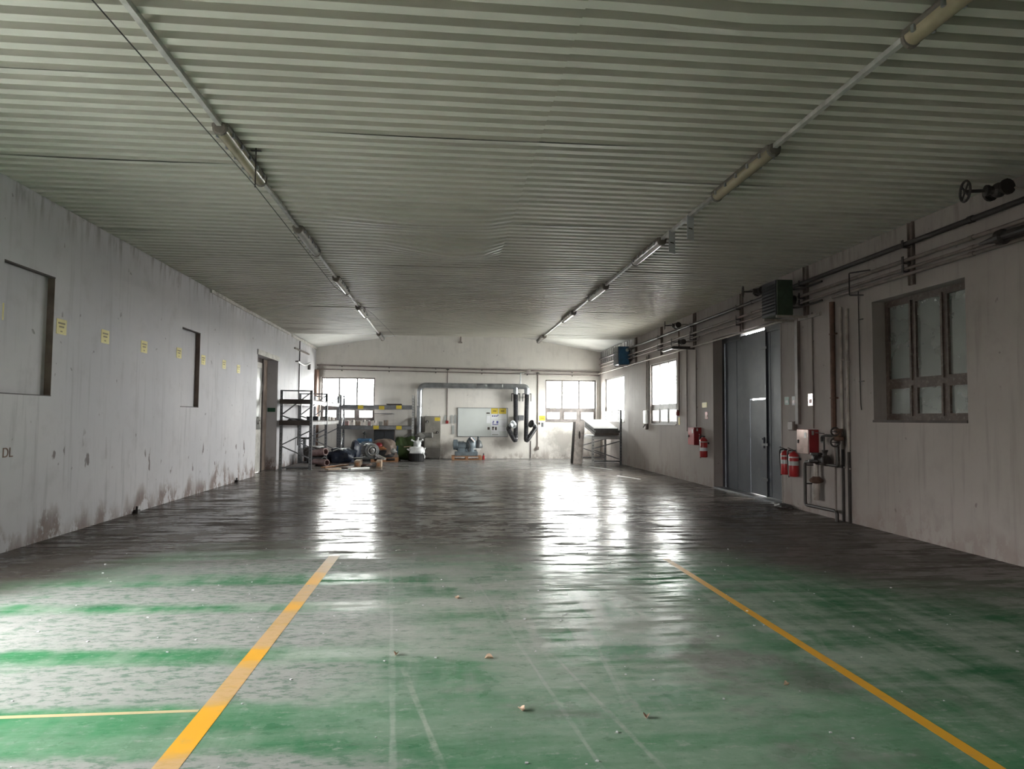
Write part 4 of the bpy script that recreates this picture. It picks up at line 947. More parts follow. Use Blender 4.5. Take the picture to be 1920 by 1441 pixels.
MB().bar(c0+ax*.2+Vector((.1, 0, -.1)), c0+ax*.45+Vector((.35, 0, -.26)), .10, .06).build('mounting_lug', 'chrome', t)
# blue machine with black knob
a = flo(686, 866); bx, by = a.x-.12, 25.5
t = thing('blue_machine', (bx, by, 0), 'blue boxy machine with a black knobbed lever behind the round motor', 'machine')
MB().box((bx-.30, by-.3, .25), (bx+.22, by+.3, .80)).build('body', 'blue', t, bevel=.05)
MB().box((bx-.30, by-.3, 0), (bx+.22, by+.3, .25)).build('base', 'gate_dark', t); MB().box((bx-.1, by-.33, .58), (bx+.30, by-.30, .70)).build('plate', 'slate', t)
MB().tube([(bx-.02, by-.1, .78), (bx-.03, by-.1, .98)], .025, 8).build('lever', 'black', t); MB().lathe((bx-.03, by-.1, .95), (0, 0, 1), [(0, .02), (.03, .06), (.07, .065), (.11, .02)], 12).build('knob', 'black', t)
# grey wheel on edge
a = flo(657, 872); wx, wy = a.x+.03, 25.05; ax = Vector((.93, -.36, 0)).normalized()
t = thing('metal_wheel', (wx, wy, 0), 'grey metal wheel standing on edge between tarpaulin and blue machine', 'wheel')
MB().lathe(Vector((wx, wy, .33))-ax*.09, ax, [(0, .20), (.01, .32), (.16, .33), (.17, .28), (.10, .12), (.10, .02)], 26).build('rim', 'steel', t, smooth=False)
MB().torus(Vector((wx, wy, .33))+ax*.075, ax, .305, .022, 26, 8).build('rim_edge', 'chrome', t); MB().lathe(Vector((wx, wy, .33))-ax*.02, ax, [(0, .09), (.12, .08)], 14).build('hub', 'motor', t)
MB().box((wx-.15, wy-.2, 0), (wx+.12, wy+.25, .02)).build('chock', 'rust', t)
# dark blue tarpaulin bundle
a = flo(632, 872)
t = thing('tarpaulin_bundle', (a.x, 24.3, 0), 'dark blue crumpled tarpaulin bundle on the floor', 'tarpaulin')
MB().blob((a.x-.02, 24.4, .18), (.46, .40, .33), 11, .38, 26, 15, 0.0, .8, 5).build('bundle', 'blue_cloth', t, smooth=True)
MB().blob((a.x+.38, 24.55, .36), (.18, .25, .42), 5, .15, 16, 11, 0.0).build('end_fold', 'blue_cloth', t, smooth=True)
MB().tube([(a.x-.3, 24.0, .42), (a.x-.1, 23.92, .50), (a.x+.05, 23.95, .45)], .018, 6).build('rope', 'white', t)
MB().box((a.x-.5, 24.0, 0), (a.x+.5, 24.9, .012)).build('ground_sheet', 'rust', t)
# pink pipes and black scrap behind the first rack upright
for i, (px, py, yy, zz, r, L, mt, l) in enumerate(((597, 851, 23.35, .52, .12, .7, 'pinkrag', 'worn pinkish pipe with an open end, upper one by the rack post'), (601, 860, 22.75, .24, .11, .6, 'pinkrag', 'short pinkish pipe lying below the other pinkish pipe'), (594, 862, 23.35, .14, .135, .7, 'black', 'black roll lying behind the front rack post'))):
    q = sight(px, py, 1, yy); ax = Vector((.75, -.62, .12 if i == 0 else 0)).normalized()
    t = thing('scrap_pipe', (q.x, yy, max(r, q.z)), l, 'pipe', 'scrap pipes by the left rack')
    c = Vector((q.x, yy, zz if zz > r else r)); c.z = (.392, .112, .136)[i]
    MB().lathe(c-ax*L/2, ax, [(0, r*.96), (L-.05, r), (L, r*1.02), (L, r*.72), (L-.15, r*.66)], 16).build('pipe', mt, t)
    MB().torus(c+ax*L/2, ax, r*.88, .012, 16, 6).build('rim', 'pinkrag' if i < 2 else 'motor', t)
# vise on a dark machine base at the wall
q = sight(572, 845, 1, 24.2)
q.x += .12
t = thing('dark_machine', (q.x, 24.2, 0), 'dark oily machine block under the left rack', 'machine')
MB().blob((max(q.x-.06, XL+.50), 24.75, .2), (.38, .6, .36), 3, .12, 22, 13, 0.0, .55).build('block', 'pipe_dark', t)
MB().tube([(q.x-.2, 24.5, .45), (q.x-.2, 24.5, .83)], .055, 10).build('column', 'motor', t); MB().box((q.x-.36, 24.35, .80), (q.x-.02, 24.65, .86)).build('head', 'pipe_dark', t)
MB().lathe((q.x+.06, 24.16, .22), (0.2, -1, 0), [(0, .05), (.02, .09), (.06, .09), (.065, .04)], 14).build('flange', 'motor', t)
tag(MB().box((-4.72, 21.5, 0), (-4.05, 23.0, .06)).build('dark_slab', 'board_dark', base=(-4.4, 22, 0)), 'dark flat slab on the floor inside the left rack', 'slab')
# pallet with canvas covered heap
a, b = on_back(699, 865, 24.9), on_back(742, 865, 24.9); cx = (a.x+b.x)/2; cy = 25.3
pallet((cx, cy, 0), .95, .8, 'reddish wooden pallet under the brown canvas heap', 'wood')
t = thing('canvas_heap', (cx, cy, .144), 'lumpy heap under brown canvas with orange rag on a pallet', 'heap')
MB().blob((cx+.0, cy, .30), (.44, .38, .50), 21, .22, 26, 15, .144, .8, 4).build('canvas', 'tarp', t, smooth=True)
MB().blob((cx-.05, cy-.28, .26), (.36, .16, .20), 9, .2, 20, 11, .144).build('black_load', 'black', t, smooth=True)
MB().blob((cx-.22, cy-.27, .55), (.17, .12, .13), 4, .25, 16, 9).build('red_rag', 'red_dark', t, smooth=True)
MB().blob((cx-.05, cy-.34, .47), (.20, .08, .07), 6, .3, 16, 9).build('orange_rag', 'orange', t, smooth=True)
MB().blob((cx+.22, cy-.30, .38), (.20, .10, .10), 8, .25, 16, 9).build('grey_cloth', 'film', t, smooth=True)
# green sheet covered tank
a, b = on_back(741, 866, 25.3), on_back(778, 866, 25.3); cx = (a.x+b.x)/2+.06
t = thing('covered_tank', (cx, 25.5, 0), 'tank covered with an olive green sheet left of the white sack', 'tank')
MB().lathe((cx-.42, 25.55, .42), (1, 0, 0), [(0, .25), (.06, .37), (.30, .40), (.62, .40), (.68, .30)], 24).build('tank', 'green_cloth', t, smooth=True)
m = MB(); nx, ny = 16, 12
for i in range(nx+1):
    for j in range(ny+1):
        an = -1.25+2.5*j/ny; x = cx-.40+.67*i/nx; rr = .425+.012*math.sin(i*1.7+j)+.02*math.sin(i*.6)
        m.v.append((x, 25.55+rr*math.sin(an), .42+rr*math.cos(an)+.05*i/nx))
for i in range(nx):
    for j in range(ny): m.f.append((i*(ny+1)+j, i*(ny+1)+j+1, (i+1)*(ny+1)+j+1, (i+1)*(ny+1)+j))
m.build('green_sheet', 'green_cloth', t, smooth=True)
MB().lathe((cx-.47, 25.55, .42), (1, 0, 0), [(0, .10), (.03, .34), (.10, .38), (.16, .40)], 24).build('end_cap', 'blue', t, smooth=True)
for xx in (cx-.3, cx+.15): MB().box((xx-.04, 25.3, 0), (xx+.04, 25.8, .08)).build('foot', 'pipe_dark', t)
MB().bar((cx-.1, 25.12, .52), (cx+.15, 25.09, .54), .03, .03).build('handle', 'wood_pale', t)
# black tub and white sack
a = flo(780, 866); sx_, sy_ = a.x, 25.2
t = thing('black_tub', (sx_, sy_, 0), 'black rubber tub under the white sack', 'tub')
m = MB(); m.lathe((sx_, sy_, 0), (0, 0, 1), [(0, .25), (.02, .28), (.26, .31), (.29, .32), (.29, .30), (.20, .28)], 22).build('tub', 'black', t)
for sgn in (-1, 1): MB().torus((sx_+sgn*.33, sy_, .24), (0, 1, 0), .035, .01, 12, 6).build('handle', 'black', t)
t = thing('white_sack', (sx_, sy_, .22), 'white tied sack sitting in the black tub', 'sack')
MB().blob((sx_, sy_, .37), (.28, .26, .17), 14, .16, 24, 13, .205, .75, 4).build('body', 'sack', t, smooth=True)
MB().blob((sx_+.02, sy_, .60), (.14, .13, .15), 15, .2, 18, 11).build('upper_bundle', 'sack', t, smooth=True)
for k, (dx_, dz_) in enumerate(((-.17, .17), (.15, .16), (.02, .20))):
    MB().lathe((sx_+.02+dx_*.35, sy_-.02, .68), (dx_, -.02, dz_*.6), [(0, .05), (.06, .03), (.13, .022), (.17, .04), (.19, .02)], 10).build('tied_ear', 'sack', t, smooth=True)
for sgn in (-1, 1): MB().lathe((sx_+sgn*.24, sy_-.05, .40), (sgn*.5, -.2, .6 if sgn > 0 else .2), [(0, .05), (.08, .03), (.12, .015)], 8).build('corner', 'sack', t, smooth=True)
MB().tube([(sx_+.22, sy_-.24, .34), (sx_+.30, sy_-.27, .20), (sx_+.29, sy_-.31, .12)], .02, 6).build('strap', 'sack', t)
# dusty film draped pipe elbow by the cabinet
q0, q1, q2 = on_back(783, 836, 26.1), on_back(786, 815, 26.1), on_back(811, 815, 26.1)
t = thing('wrapped_elbow', (q0.x, 26.1, .4), 'grey dusty film-wrapped elbow sticking out behind the white sack', 'duct')
MB().tube(fillet([(q0.x, 26.1, 0.0), (q0.x, 26.1, q1.z-.02), (q2.x, 25.98, q2.z)], .16, 6), .105, 12).build('wrapping', 'film', t, smooth=True)
MB().blob((q0.x+.1, 26.02, q1.z-.05), (.18, .12, .13), 31, .3, 16, 9).build('loose_film', 'film', t, smooth=True)

# ------------------------------------------------------------------ right rear: rack, boards, leaning panels
FX0, FX1, FY0, FY1 = 5.09, 6.06, 23.3, 25.6
t = thing('corner_rack', (5.6, 24.4, 0), 'grey steel rack in the right rear corner loaded with boards', 'rack')
for x, y, z1 in ((FX0, FY0, .98), (FX1, FY0, 1.86), (FX0, FY1, 1.45), (FX1, FY1, 1.86)):
    upright(t, x, y, z1, 'steel_pale' if (x == FX0) else 'steel', 'post')
MB().box((FX1-.12, FY0-.04, 1.86), (FX1+.10, FY0+.04, 1.875)).build('top_plate', 'steel', t)
for y in (FY0, FY1):
    MB().bar((FX0+.04, y, .92), (FX1-.04, y, .92), .05, .09).build('beam', 'steel_pale', t); MB().bar((FX0+.04, y, .13), (FX1-.04, y, .13), .04, .05).build('bottom_rail', 'steel', t)
    MB().bar((FX0, y+.03, .55), (FX1, y+.03, .82), .02, .035).build('brace', 'steel', t); MB().bar((FX0, y+.05, .52), (FX1, y+.05, .18), .02, .035).build('brace', 'steel', t)
for x in (FX0, FX1): MB().bar((x, FY0+.03, .92), (x, FY1-.03, .92), .05, .09).build('side_beam', 'white' if x == FX0 else 'steel', t)
for k in range(4):
    ya = FY0+.06+k*.55; MB().box((FX0+.03, ya, .965), (FX1-.03, ya+.5, .985)).build('shelf_board', 'board_grey', t)
rb = Matrix.Rotation(math.radians(9), 3, 'X')
for k, (dx_, zz, th, mt, l) in enumerate(((0, 1.0, .09, 'board_dark', 'lowest dark board of the stack on the corner rack'), (.02, 1.095, .085, 'board_grey', 'middle grey board of the stack on the corner rack'), (-.03, 1.185, .06, 'board_grey', 'top grey board of the stack on the corner rack'))):
    c = (5.55, 23.2, zz)
    tag(MB().box((5.14+dx_, 23.22, zz), (5.98+dx_, 25.2, zz+th), rb, c).build('stacked_board', mt, base=c), l, 'board', 'boards stacked on the corner rack')
q0 = flo(1084, 868)
for k, (px0, px1, yy, zt, mt, l) in enumerate(((1079, 1096, 23.95, 1.50, 'cardboard', 'tall pale cardboard panel with a hand slot leaning beside the corner rack'), (1074, 1088, 24.25, 1.46, 'board_grey', 'second panel leaning behind the slotted cardboard panel'))):
    a, b = sight(px0-4, 868, 1, yy), sight(px1-4, 868, 1, yy); at_, bt_ = sight(px0+1, 790, 1, yy+.12), sight(px1+1, 790, 1, yy+.12)
    t = thing('leaning_panel', ((a.x+b.x)/2, yy, 0), l, 'panel', 'panels leaning by the corner rack')
    P4 = [Vector((a.x, yy, 0)), Vector((b.x, yy, 0)), Vector((bt_.x, yy+.12, zt)), Vector((at_.x, yy+.12, zt))]
    o3 = Vector((0, .05, 0)); MB().quadbox([p for p in P4]+[p+o3 for p in P4]).build('panel', mt, t)
    if k == 0:
        c = (P4[0]+P4[1]+P4[2]+P4[3])/4+Vector((.01, -.012, .25)); m = MB(); n = 14
        pts = [Vector((c.x+.035*math.cos(2*PI*i/n), c.y+(.0+.14*math.sin(2*PI*i/n))*.08, c.z+.14*math.sin(2*PI*i/n))) for i in range(n)]
        m.v = [tuple(p-Vector((0, .004, 0))) for p in pts]+[tuple(p+Vector((0, .008, 0))) for p in pts]; m.f = [tuple(range(n)), tuple(range(n, 2*n))[::-1]]+[(i, (i+1) % n, n+(i+1) % n, n+i) for i in range(n)]
        m.build('hand_slot', 'board_dark', t); MB().quadbox([p+Vector((0, -.004, 0)) for p in (P4[1]+(P4[0]-P4[1])*.04, P4[1], P4[2], P4[2]+(P4[3]-P4[2])*.04)]+[p+Vector((0, .049, 0)) for p in (P4[1]+(P4[0]-P4[1])*.04, P4[1]+Vector((.004, 0, 0)), P4[2]+Vector((.004, 0, 0)), P4[2]+(P4[3]-P4[2])*.04)]).build('edge', 'white', t)
for (xa, ya, xb, yb, l) in ((1106, 874.8, 1146, 880, 'sliver of sunlight painted as a white strip in front of the corner rack'), (1158, 891.5, 1200, 898, 'thin sliver of sunlight painted as a strip nearer to the right wall')):
    a, b = flo(xa, ya), flo(xb, yb)  # white strips stand in for slivers of sunlight on the floor
    tag(MB().bar((a.x, a.y, .003), (b.x, b.y, .003), .10 if xa < 1150 else .05, .006).build('sun_sliver', 'strip_white', base=(a.x, a.y, 0)), l, 'strip', 'painted slivers of sunlight on the floor')

# ------------------------------------------------------------------ right wall: pipe runs and brackets
PX = XR-.10
def run(px, py, r, mat, y0, y1, label, clampw=.0):
    q = on_right(px, py, PX)
    t = thing('wall_pipe', (PX, y0, q.z), label, 'pipe', 'long pipes under the ceiling on the right wall')
    MB().tube([(PX, y0, q.z), (PX, y1, q.z)], r, 10).build('pipe', mat, t, smooth=True)
    for yy in (y0+2.4, y0+8.2, y0+14.0):
        if yy < y1: MB().tube([(PX, yy, q.z), (PX, yy+.07, q.z)], r*1.3, 10).build('coupling', mat, t)
    return q.z
Z1 = run(1710, 453, .034, 'pipe_dark', 5.0, 26.8, 'uppermost dark pipe of the runs along the right wall')
Z2 = run(1710, 484, .026, 'pipe', 5.0, 26.9, 'second pipe from the top along the right wall')
Z3 = run(1710, 500, .020, 'pipe', 5.0, 26.6, 'thin third pipe from the top along the right wall')
Z4 = run(1710, 511, .024, 'pipe', 5.0, 10.35, 'short lowest pipe above the near right window')
Z5 = run(1330, 641, .020, 'pipe_pale', 12.0, 27.0, 'lowest pipe running over the steel gate and far windows')
for px, py, yb, l in ((1711, 470, .10, 'steel pipe bracket above the near right window'), (1513, 545, .13, 'steel pipe bracket right of the green heater'), (1392, 580, .10, 'steel pipe bracket left of the green heater'),
        (1304, 620, .12, 'steel pipe bracket above the far red hose box'), (1242, 640, .09, 'steel pipe bracket above the far right window'), (1194, 660, .12, 'steel pipe bracket right of the blue heater')):
    q = on_right(px, py); y = q.y
    t = thing('pipe_bracket', (XR, y, 3.8), l, 'bracket', 'pipe brackets on the right wall')
    MB().box((XR-.045, y-yb/2, 3.38), (XR, y-yb/2+.012, ZC-.01)).box((XR-.045, y+yb/2-.012, 3.38), (XR, y+yb/2, ZC-.01)).box((XR-.012, y-yb/2, 3.38), (XR-.0, y+yb/2, ZC-.01)).build('channel', 'pipe', t)
    for z in (Z1, Z2, Z3):
        MB().box((PX-.045, y-.02, z-.05), (XR-.04, y+.02, z-.036)).box((PX-.05, y-.02, z-.05), (PX-.042, y+.02, z+.05)).build('clamp', 'pipe_dark', t)
# handwheel valves
def valve(name, c, d, sc, label, group, tail=None, spokes=4):
    c, d = Vector(c), Vector(d).normalized(); t = thing(name, c, label, 'valve', group)
    MB().blob(c, (.075*sc, .075*sc, .08*sc), 1, .05, 16, 11).lathe(c-Vector((0, .13*sc, 0)), (0, 1, 0), [(0, .085*sc), (.025*sc, .085*sc), (.027*sc, .05*sc), (.23*sc, .05*sc), (.232*sc, .085*sc), (.26*sc, .085*sc)], 14).build('body', 'pipe_dark', t, smooth=False)
    MB().lathe(c, d, [(0, .05*sc), (.09*sc, .045*sc), (.10*sc, .06*sc), (.13*sc, .06*sc), (.14*sc, .018*sc), (.34*sc, .018*sc)], 12).build('stem', 'pipe_dark', t)
    w_ = MB(); wc = c+d*.33*sc; w_.torus(wc, d, .11*sc, .013*sc, 20, 6); u = d.orthogonal().normalized(); v = d.cross(u)
    for k in range(spokes):
        a = 2*PI*k/spokes; w_.bar(wc, wc+(u*math.cos(a)+v*math.sin(a))*.11*sc, .016*sc, .012*sc, d)
    w_.build('handwheel', 'pipe_dark', t)
    if tail: MB().tube(fillet(tail, .06), .014, 8).build('tail_pipe', 'pipe', t)
    return t
GV = 'handwheel valves along the right wall'
q = on_right(1872, 353, XR-.34); valve('pipe_valve', (q.x, q.y, q.z-.02), (-1, .25, 0), 1.0, 'black handwheel valve under the ceiling at the right edge of the frame', GV, [(q.x, q.y, q.z), (q.x+.1, q.y-.16, q.z-.04), (XR-.10, q.y-.42, q.z-.28), (XR-.1, q.y-.5, q.z-.7)])
q = on_right(1424, 546, XR-.38); valve('pipe_valve', (q.x, q.y, q.z), (-1, .3, 0), .9, 'black handwheel valve just left of the green heater', GV, [(q.x, q.y, q.z), (q.x+.15, q.y, q.z), (XR-.1, q.y, q.z-.05), (XR-.1, q.y, Z1)])
q = on_right(1269, 610, XR-.36); valve('pipe_valve', (q.x, q.y, q.z), (-1, .3, 0), .9, 'upper handwheel valve above the far red hose box', GV, [(q.x, q.y, q.z), (q.x+.16, q.y-.1, q.z+.02), (XR-.1, q.y-.3, q.z-.02), (XR-.1, q.y-.3, Z2)])
q = on_right(1279, 641, XR-.34); valve('pipe_valve', (q.x, q.y, q.z), (-1, .3, 0), .8, 'lower handwheel valve over the dark shelf arm', GV, [(q.x, q.y, q.z), (q.x+.16, q.y-.1, q.z), (XR-.1, q.y-.4, q.z), (XR-.1, q.y-.6, Z3)])
# dark tapering fitting cut by the frame edge
q = on_right(1893, 436, XR-.2)
t = thing('reducer_pipe', (q.x, q.y, q.z), 'thick dark pipe with a flange cut by the right frame edge', 'pipe')
MB().lathe((q.x, q.y+.42, q.z-.02), (0, -1, 0), [(0, .015), (.26, .05), (.28, .085), (.34, .085), (.36, .055), (1.6, .06)], 16).build('reducer', 'pipe_dark', t)
MB().bar((q.x, q.y-.3, q.z), (XR, q.y-.3, q.z), .05, .04).build('support', 'pipe', t)
# heaters
def heater(x0, x1, y0, y1, z0, z1, mat, label):
    t = thing('unit_heater', ((x0+x1)/2, (y0+y1)/2, z0), label, 'heater')
    MB().box((x0+.02, y0, z0), (x1, y1, z1)).build('casing', mat, t, bevel=.012)
    MB().box((x0, y0+.01, z0+.01), (x0+.02, y1-.01, z1-.01)).build('front_frame', 'gate_dark', t)
    n = 9
    for k in range(n):
        z = z0+.05+k*(z1-z0-.1)/n
        MB().quadbox([(x0-.02, y0+.03, z), (x0-.02, y1-.03, z), (x0, y1-.03, z+.03), (x0, y0+.03, z+.03), (x0-.018, y0+.03, z+.006), (x0-.018, y1-.03, z+.006), (x0, y1-.03, z+.036), (x0, y0+.03, z+.036)]).build('louvre', 'gate_dark', t)
    MB().lathe((x1, (y0+y1)/2, (z0+z1)/2), (1, 0, 0), [(0, .22), (.03, .22), (.04, .09), (.16, .085), (.17, .03)], 18).build('fan_motor', 'pipe_dark', t)
    for y in (y0+.03, y1-.03):
        MB().bar((x0+.02, y, z0-.02), (XR, y, z0-.02), .04, .04).build('support_arm', 'pipe_pale', t)
    MB().bar((XR-.02, y0-.35, z0-.02), (XR-.02, y1+.05, z0-.02), .04, .05).build('wall_rail', 'pipe_pale', t)
    for z in (z0+.14, z1-.16):
        MB().tube(fillet([(x1-.05, y0+.08, z), (x1+.12, y0+.02, z), (XR-.1, y0-.3, z+.03), (XR-.1, y0-.55, z+.03)], .07), .018, 8).build('feed_pipe', 'pipe_dark', t)
    return t
a = on_right(1455, 590, 5.62); b = on_right(1428, 555, 5.62); c = on_right(1455, 523, 5.62)
heater(5.62, 5.93, a.y, b.y, a.z, c.z, 'green_dark', 'dark green box heater with louvred front beside the steel gate')
a = on_right(1159, 683, 5.78); b = on_right(1150, 665, 5.78); c = on_right(1159, 649, 5.78)
t = heater(5.78, 6.17, a.y, min(b.y, a.y+.62), a.z, c.z, 'blue', 'bright blue box heater high on the wall near the right rear corner')
q = sight(1176, 656, 1, a.y-.004); MB().lathe((q.x, a.y-.012, q.z), (0, 1, 0), [(0, .055), (.012, .055)], 14).build('badge', 'white', t)
# shelf arm with the lever valves, above the far hose box
a, b = on_right(1255, 650, XR-.5), on_right(1303, 652)
t = thing('iron_bracket', (XR, b.y, b.z), 'dark iron arm sticking out below the lower handwheel valve', 'bracket')
MB().bar((XR-.55, b.y+.05, b.z), (XR, b.y+.05, b.z), .06, .07).bar((XR-.55, b.y+.05, b.z), (XR-.5, b.y+1.0, b.z+.01), .06, .05).build('arm', 'pipe_dark', t)
MB().bar((XR-.5, b.y+.3, b.z+.05), (XR-.02, b.y+.3, b.z+.05), .03, .03).build('cross_bar', 'pipe_pale', t)
# vertical conduits
def drop(px, y0, y1, r, mat, label, x=None, name='wall_conduit', cat='conduit', mat2=None, split=None, n=8):
    X_ = (XR-r-.004) if x is None else x
    a, b = on_right(px[0] if isinstance(px, tuple) else px, y0, X_), on_right(px[1] if isinstance(px, tuple) else px, y1, X_)
    y = (a.y+b.y)/2; t = thing(name, (X_, y, max(b.z, 0)), label, cat); zb = max(b.z, 0.0)
    if split:
        zs = on_right(px[1] if isinstance(px, tuple) else px, split, X_).z
        MB().tube([(X_, y, a.z), (X_, y, zs)], r, n).build('painted_length', mat, t, smooth=True); MB().tube([(X_, y, zs), (X_, y, zb)], r*.95, n).build('bare_length', mat2, t, smooth=True)
    else: MB().tube([(X_, y, a.z), (X_, y, zb)], r, n).build('length', mat, t, smooth=True)
    k = 0
    for z in (zb+(a.z-zb)*.25, zb+(a.z-zb)*.75): MB().box((X_-r*.4, y-r*1.7, z-.012), (XR, y+r*1.7, z+.012)).build('clip', mat, t)
    return t, a, b
drop((1560, 1563), 566, 806, .042, 'rust', 'thick rusty downpipe above the water valves', name='downpipe', cat='pipe')
drop((1578, 1580), 575, 983, .022, 'pipe_pale', 'pale pipe with dark lower half, left of the pair by the near window', name='downpipe', cat='pipe', mat2='pipe_dark', split=842)
drop((1589, 1592), 578, 987, .024, 'pipe_pale', 'pale pipe with dark lower half, right of the pair by the near window', name='downpipe', cat='pipe', mat2='pipe_dark', split=847)
drop(1524, 585, 803, .012, 'pipe', 'thin conduit running down to the near hose box')
drop(1273, 618, 772, .016, 'rust', 'reddish pipe ending above a yellow tag beside the far window')
drop((1287, 1289), 655, 808, .013, 'pipe', 'thin curved conduit left of the far red hose box')
drop((1305, 1306), 655, 800, .016, 'pipe', 'dark conduit running down to the far red hose box')
drop(1212, 668, 768, .016, 'pipe_pale', 'pale conduit above the small white switch box, left one')
drop(1216.5, 664, 768, .014, 'pipe', 'darker conduit above the small white switch box, right one')
a, b = on_right(1497, 592), on_right(1497, 795)
t = thing('cable_trunking', (XR, a.y, b.z), 'flat brown cable trunking between gate and hose box', 'trunking')
MB().box((XR-.05, a.y-.05, b.z), (XR, a.y+.05, a.z)).build('channel', 'pipe', t); MB().box((XR-.058, a.y-.052, b.z), (XR-.05, a.y+.052, a.z)).build('cover', 'pipe', t)
q = on_right(1490, 798)
t = thing('junction_box', (XR, q.y, q.z-.08), 'small grey junction box just left of the near hose box', 'box')
MB().box((XR-.08, q.y-.09, q.z-.08), (XR, q.y+.09, q.z+.08)).build('body', 'pipe', t, bevel=.01); MB().box((XR-.088, q.y-.08, q.z-.07), (XR-.08, q.y+.08, q.z+.07)).build('lid', 'pipe', t)
# bent hook rods near the near window
a, b, c = on_right(1592, 512, XR-.14), on_right(1594, 553, XR-.14), on_right(1620, 512, XR-.05)
t = thing('bent_rod', (XR-.1, a.y, b.z), 'thin black square-bent rod in front of the upper pipes', 'rod')
MB().tube(fillet([(XR-.02, a.y-.33, a.z-.02), (XR-.14, a.y, a.z), (XR-.14, a.y, b.z), (XR-.01, a.y-.15, b.z-.02)], .02), .011, 6).build('rod', 'pipe_dark', t)
a, b = on_right(1611, 578), on_right(1616, 768)
t = thing('hanging_cable', (XR, a.y, b.z), 'thin black cable hanging left of the near right window', 'cable')
MB().tube([(XR-.012, a.y, Z4), (XR-.012, a.y, a.z-.3), (XR-.012, a.y-.01, b.z+.25), (XR-.015, a.y-.02, b.z+.08), (XR-.03, a.y-.06, b.z)], .007, 6).build('cable', 'pipe_dark', t)
for z in (a.z-.18, b.z+.42): MB().box((XR-.02, a.y-.10, z), (XR, a.y+.01, z+.012)).build('clip', 'pipe_dark', t)
# red hose boxes
def hosebox(yn, yf, z0, z1, dep, front, label, lbl2):
    x0 = XR-dep
    t = thing('hose_box', (XR-dep/2, (yn+yf)/2, z0), label, 'box', 'red fire hose boxes on the right wall')
    MB().box((x0+.012, yn, z0), (XR, yf, z1)).build('body', 'red_dark', t, bevel=.006)
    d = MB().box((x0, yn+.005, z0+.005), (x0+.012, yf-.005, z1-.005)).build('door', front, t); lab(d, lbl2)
    MB().box((x0-.006, yn+.05, z1-.14), (x0, yn+.12, z1-.05)).build('window', 'white', d); MB().box((x0-.02, yf-.07, (z0+z1)/2-.03), (x0, yf-.05, (z0+z1)/2+.03)).build('handle', 'pipe_dark', d)
    MB().box((x0+.06, yn-.004, z1-.09), (x0+.10, yn-.0005, z1-.02)).build('latch', 'chrome', t)
xn = XR-.19
a, b, c = on_right(1515, 805, xn), on_right(1515, 851, xn), on_right(1494, 840, xn); hosebox(a.y, c.y, b.z, a.z, .19, 'pink_sheen', 'near red hose box with a painted pinkish reflection on its front beside the water valves', 'shiny pinkish front')  # front colour paints in the window light reflected by the red door
a, b, c = on_right(1301, 801, xn), on_right(1301, 834, xn), on_right(1290, 818, xn); hosebox(a.y, c.y, b.z, a.z, .19, 'red', 'far all-red hose box between far window and gate', 'red front')
# extinguishers
def extinguisher(y, z0, r, h, label, band_z=.42, flip=1):
    x = XR-r-.03; t = thing('fire_extinguisher', (x, y, z0), label, 'extinguisher', 'red fire extinguishers on the right wall')
    MB().lathe((x, y, z0), (0, 0, 1), [(0, r*.9), (.02, r), (h*.80, r), (h*.88, r*.72), (h*.92, r*.35), (h*.95, r*.33)], 20).build('cylinder', 'red', t, smooth=True)
    MB().lathe((x, y, z0+h*band_z), (0, 0, 1), [(0, r*1.01), (h*.16, r*1.01)], 20).build('label_band', 'paper' if band_z < .4 else 'grey_plastic', t)
    MB().lathe((x, y, z0+h*.70), (0, 0, 1), [(0, r*1.01), (h*.05, r*1.01)], 20).build('label_band', 'grey_plastic', t)
    MB().box((x-.03, y-.02, z0+h*.94), (x+.03, y+.02, z0+h)).bar((x+.0, y, z0+h*.99), (x-.10, y+.02, z0+h*1.08), .022, .012).bar((x+.0, y, z0+h*.96), (x-.09, y+.02, z0+h*.98), .022, .012).build('valve_lever', 'black', t)
    MB().tube(fillet([(x, y, z0+h*.97), (x-.06, y+flip*r*1.2, z0+h*.98), (x-.05, y+flip*r*1.3, z0+h*.5), (x-.04, y+flip*r*1.1, z0-.02)], .06), .014, 8).build('hose', 'black', t)
    MB().box((XR-.03, y-.05, z0+h*.62), (XR, y+.05, z0+h*.70)).build('wall_hook', 'pipe_dark', t)
a, b = on_right(1472, 843, XR-.11), on_right(1472, 889, XR-.11); hh = on_right(1472, 841, XR-.11).z-b.z
extinguisher(a.y, b.z, .078, hh, 'fire extinguisher with hose at the gate edge, left of the near pair')
a, b = on_right(1488.5, 843, XR-.11), on_right(1488.5, 893, XR-.11)
extinguisher(a.y, b.z, .085, a.z-b.z, 'fire extinguisher right one of the near pair, by the pinkish-fronted box', .42, 1)
a, b = on_right(1320, 817, XR-.11), on_right(1320, 857, XR-.11)
extinguisher(a.y, b.z, .09, a.z-b.z, 'single fire extinguisher beside the far all-red hose box', .30, 1)
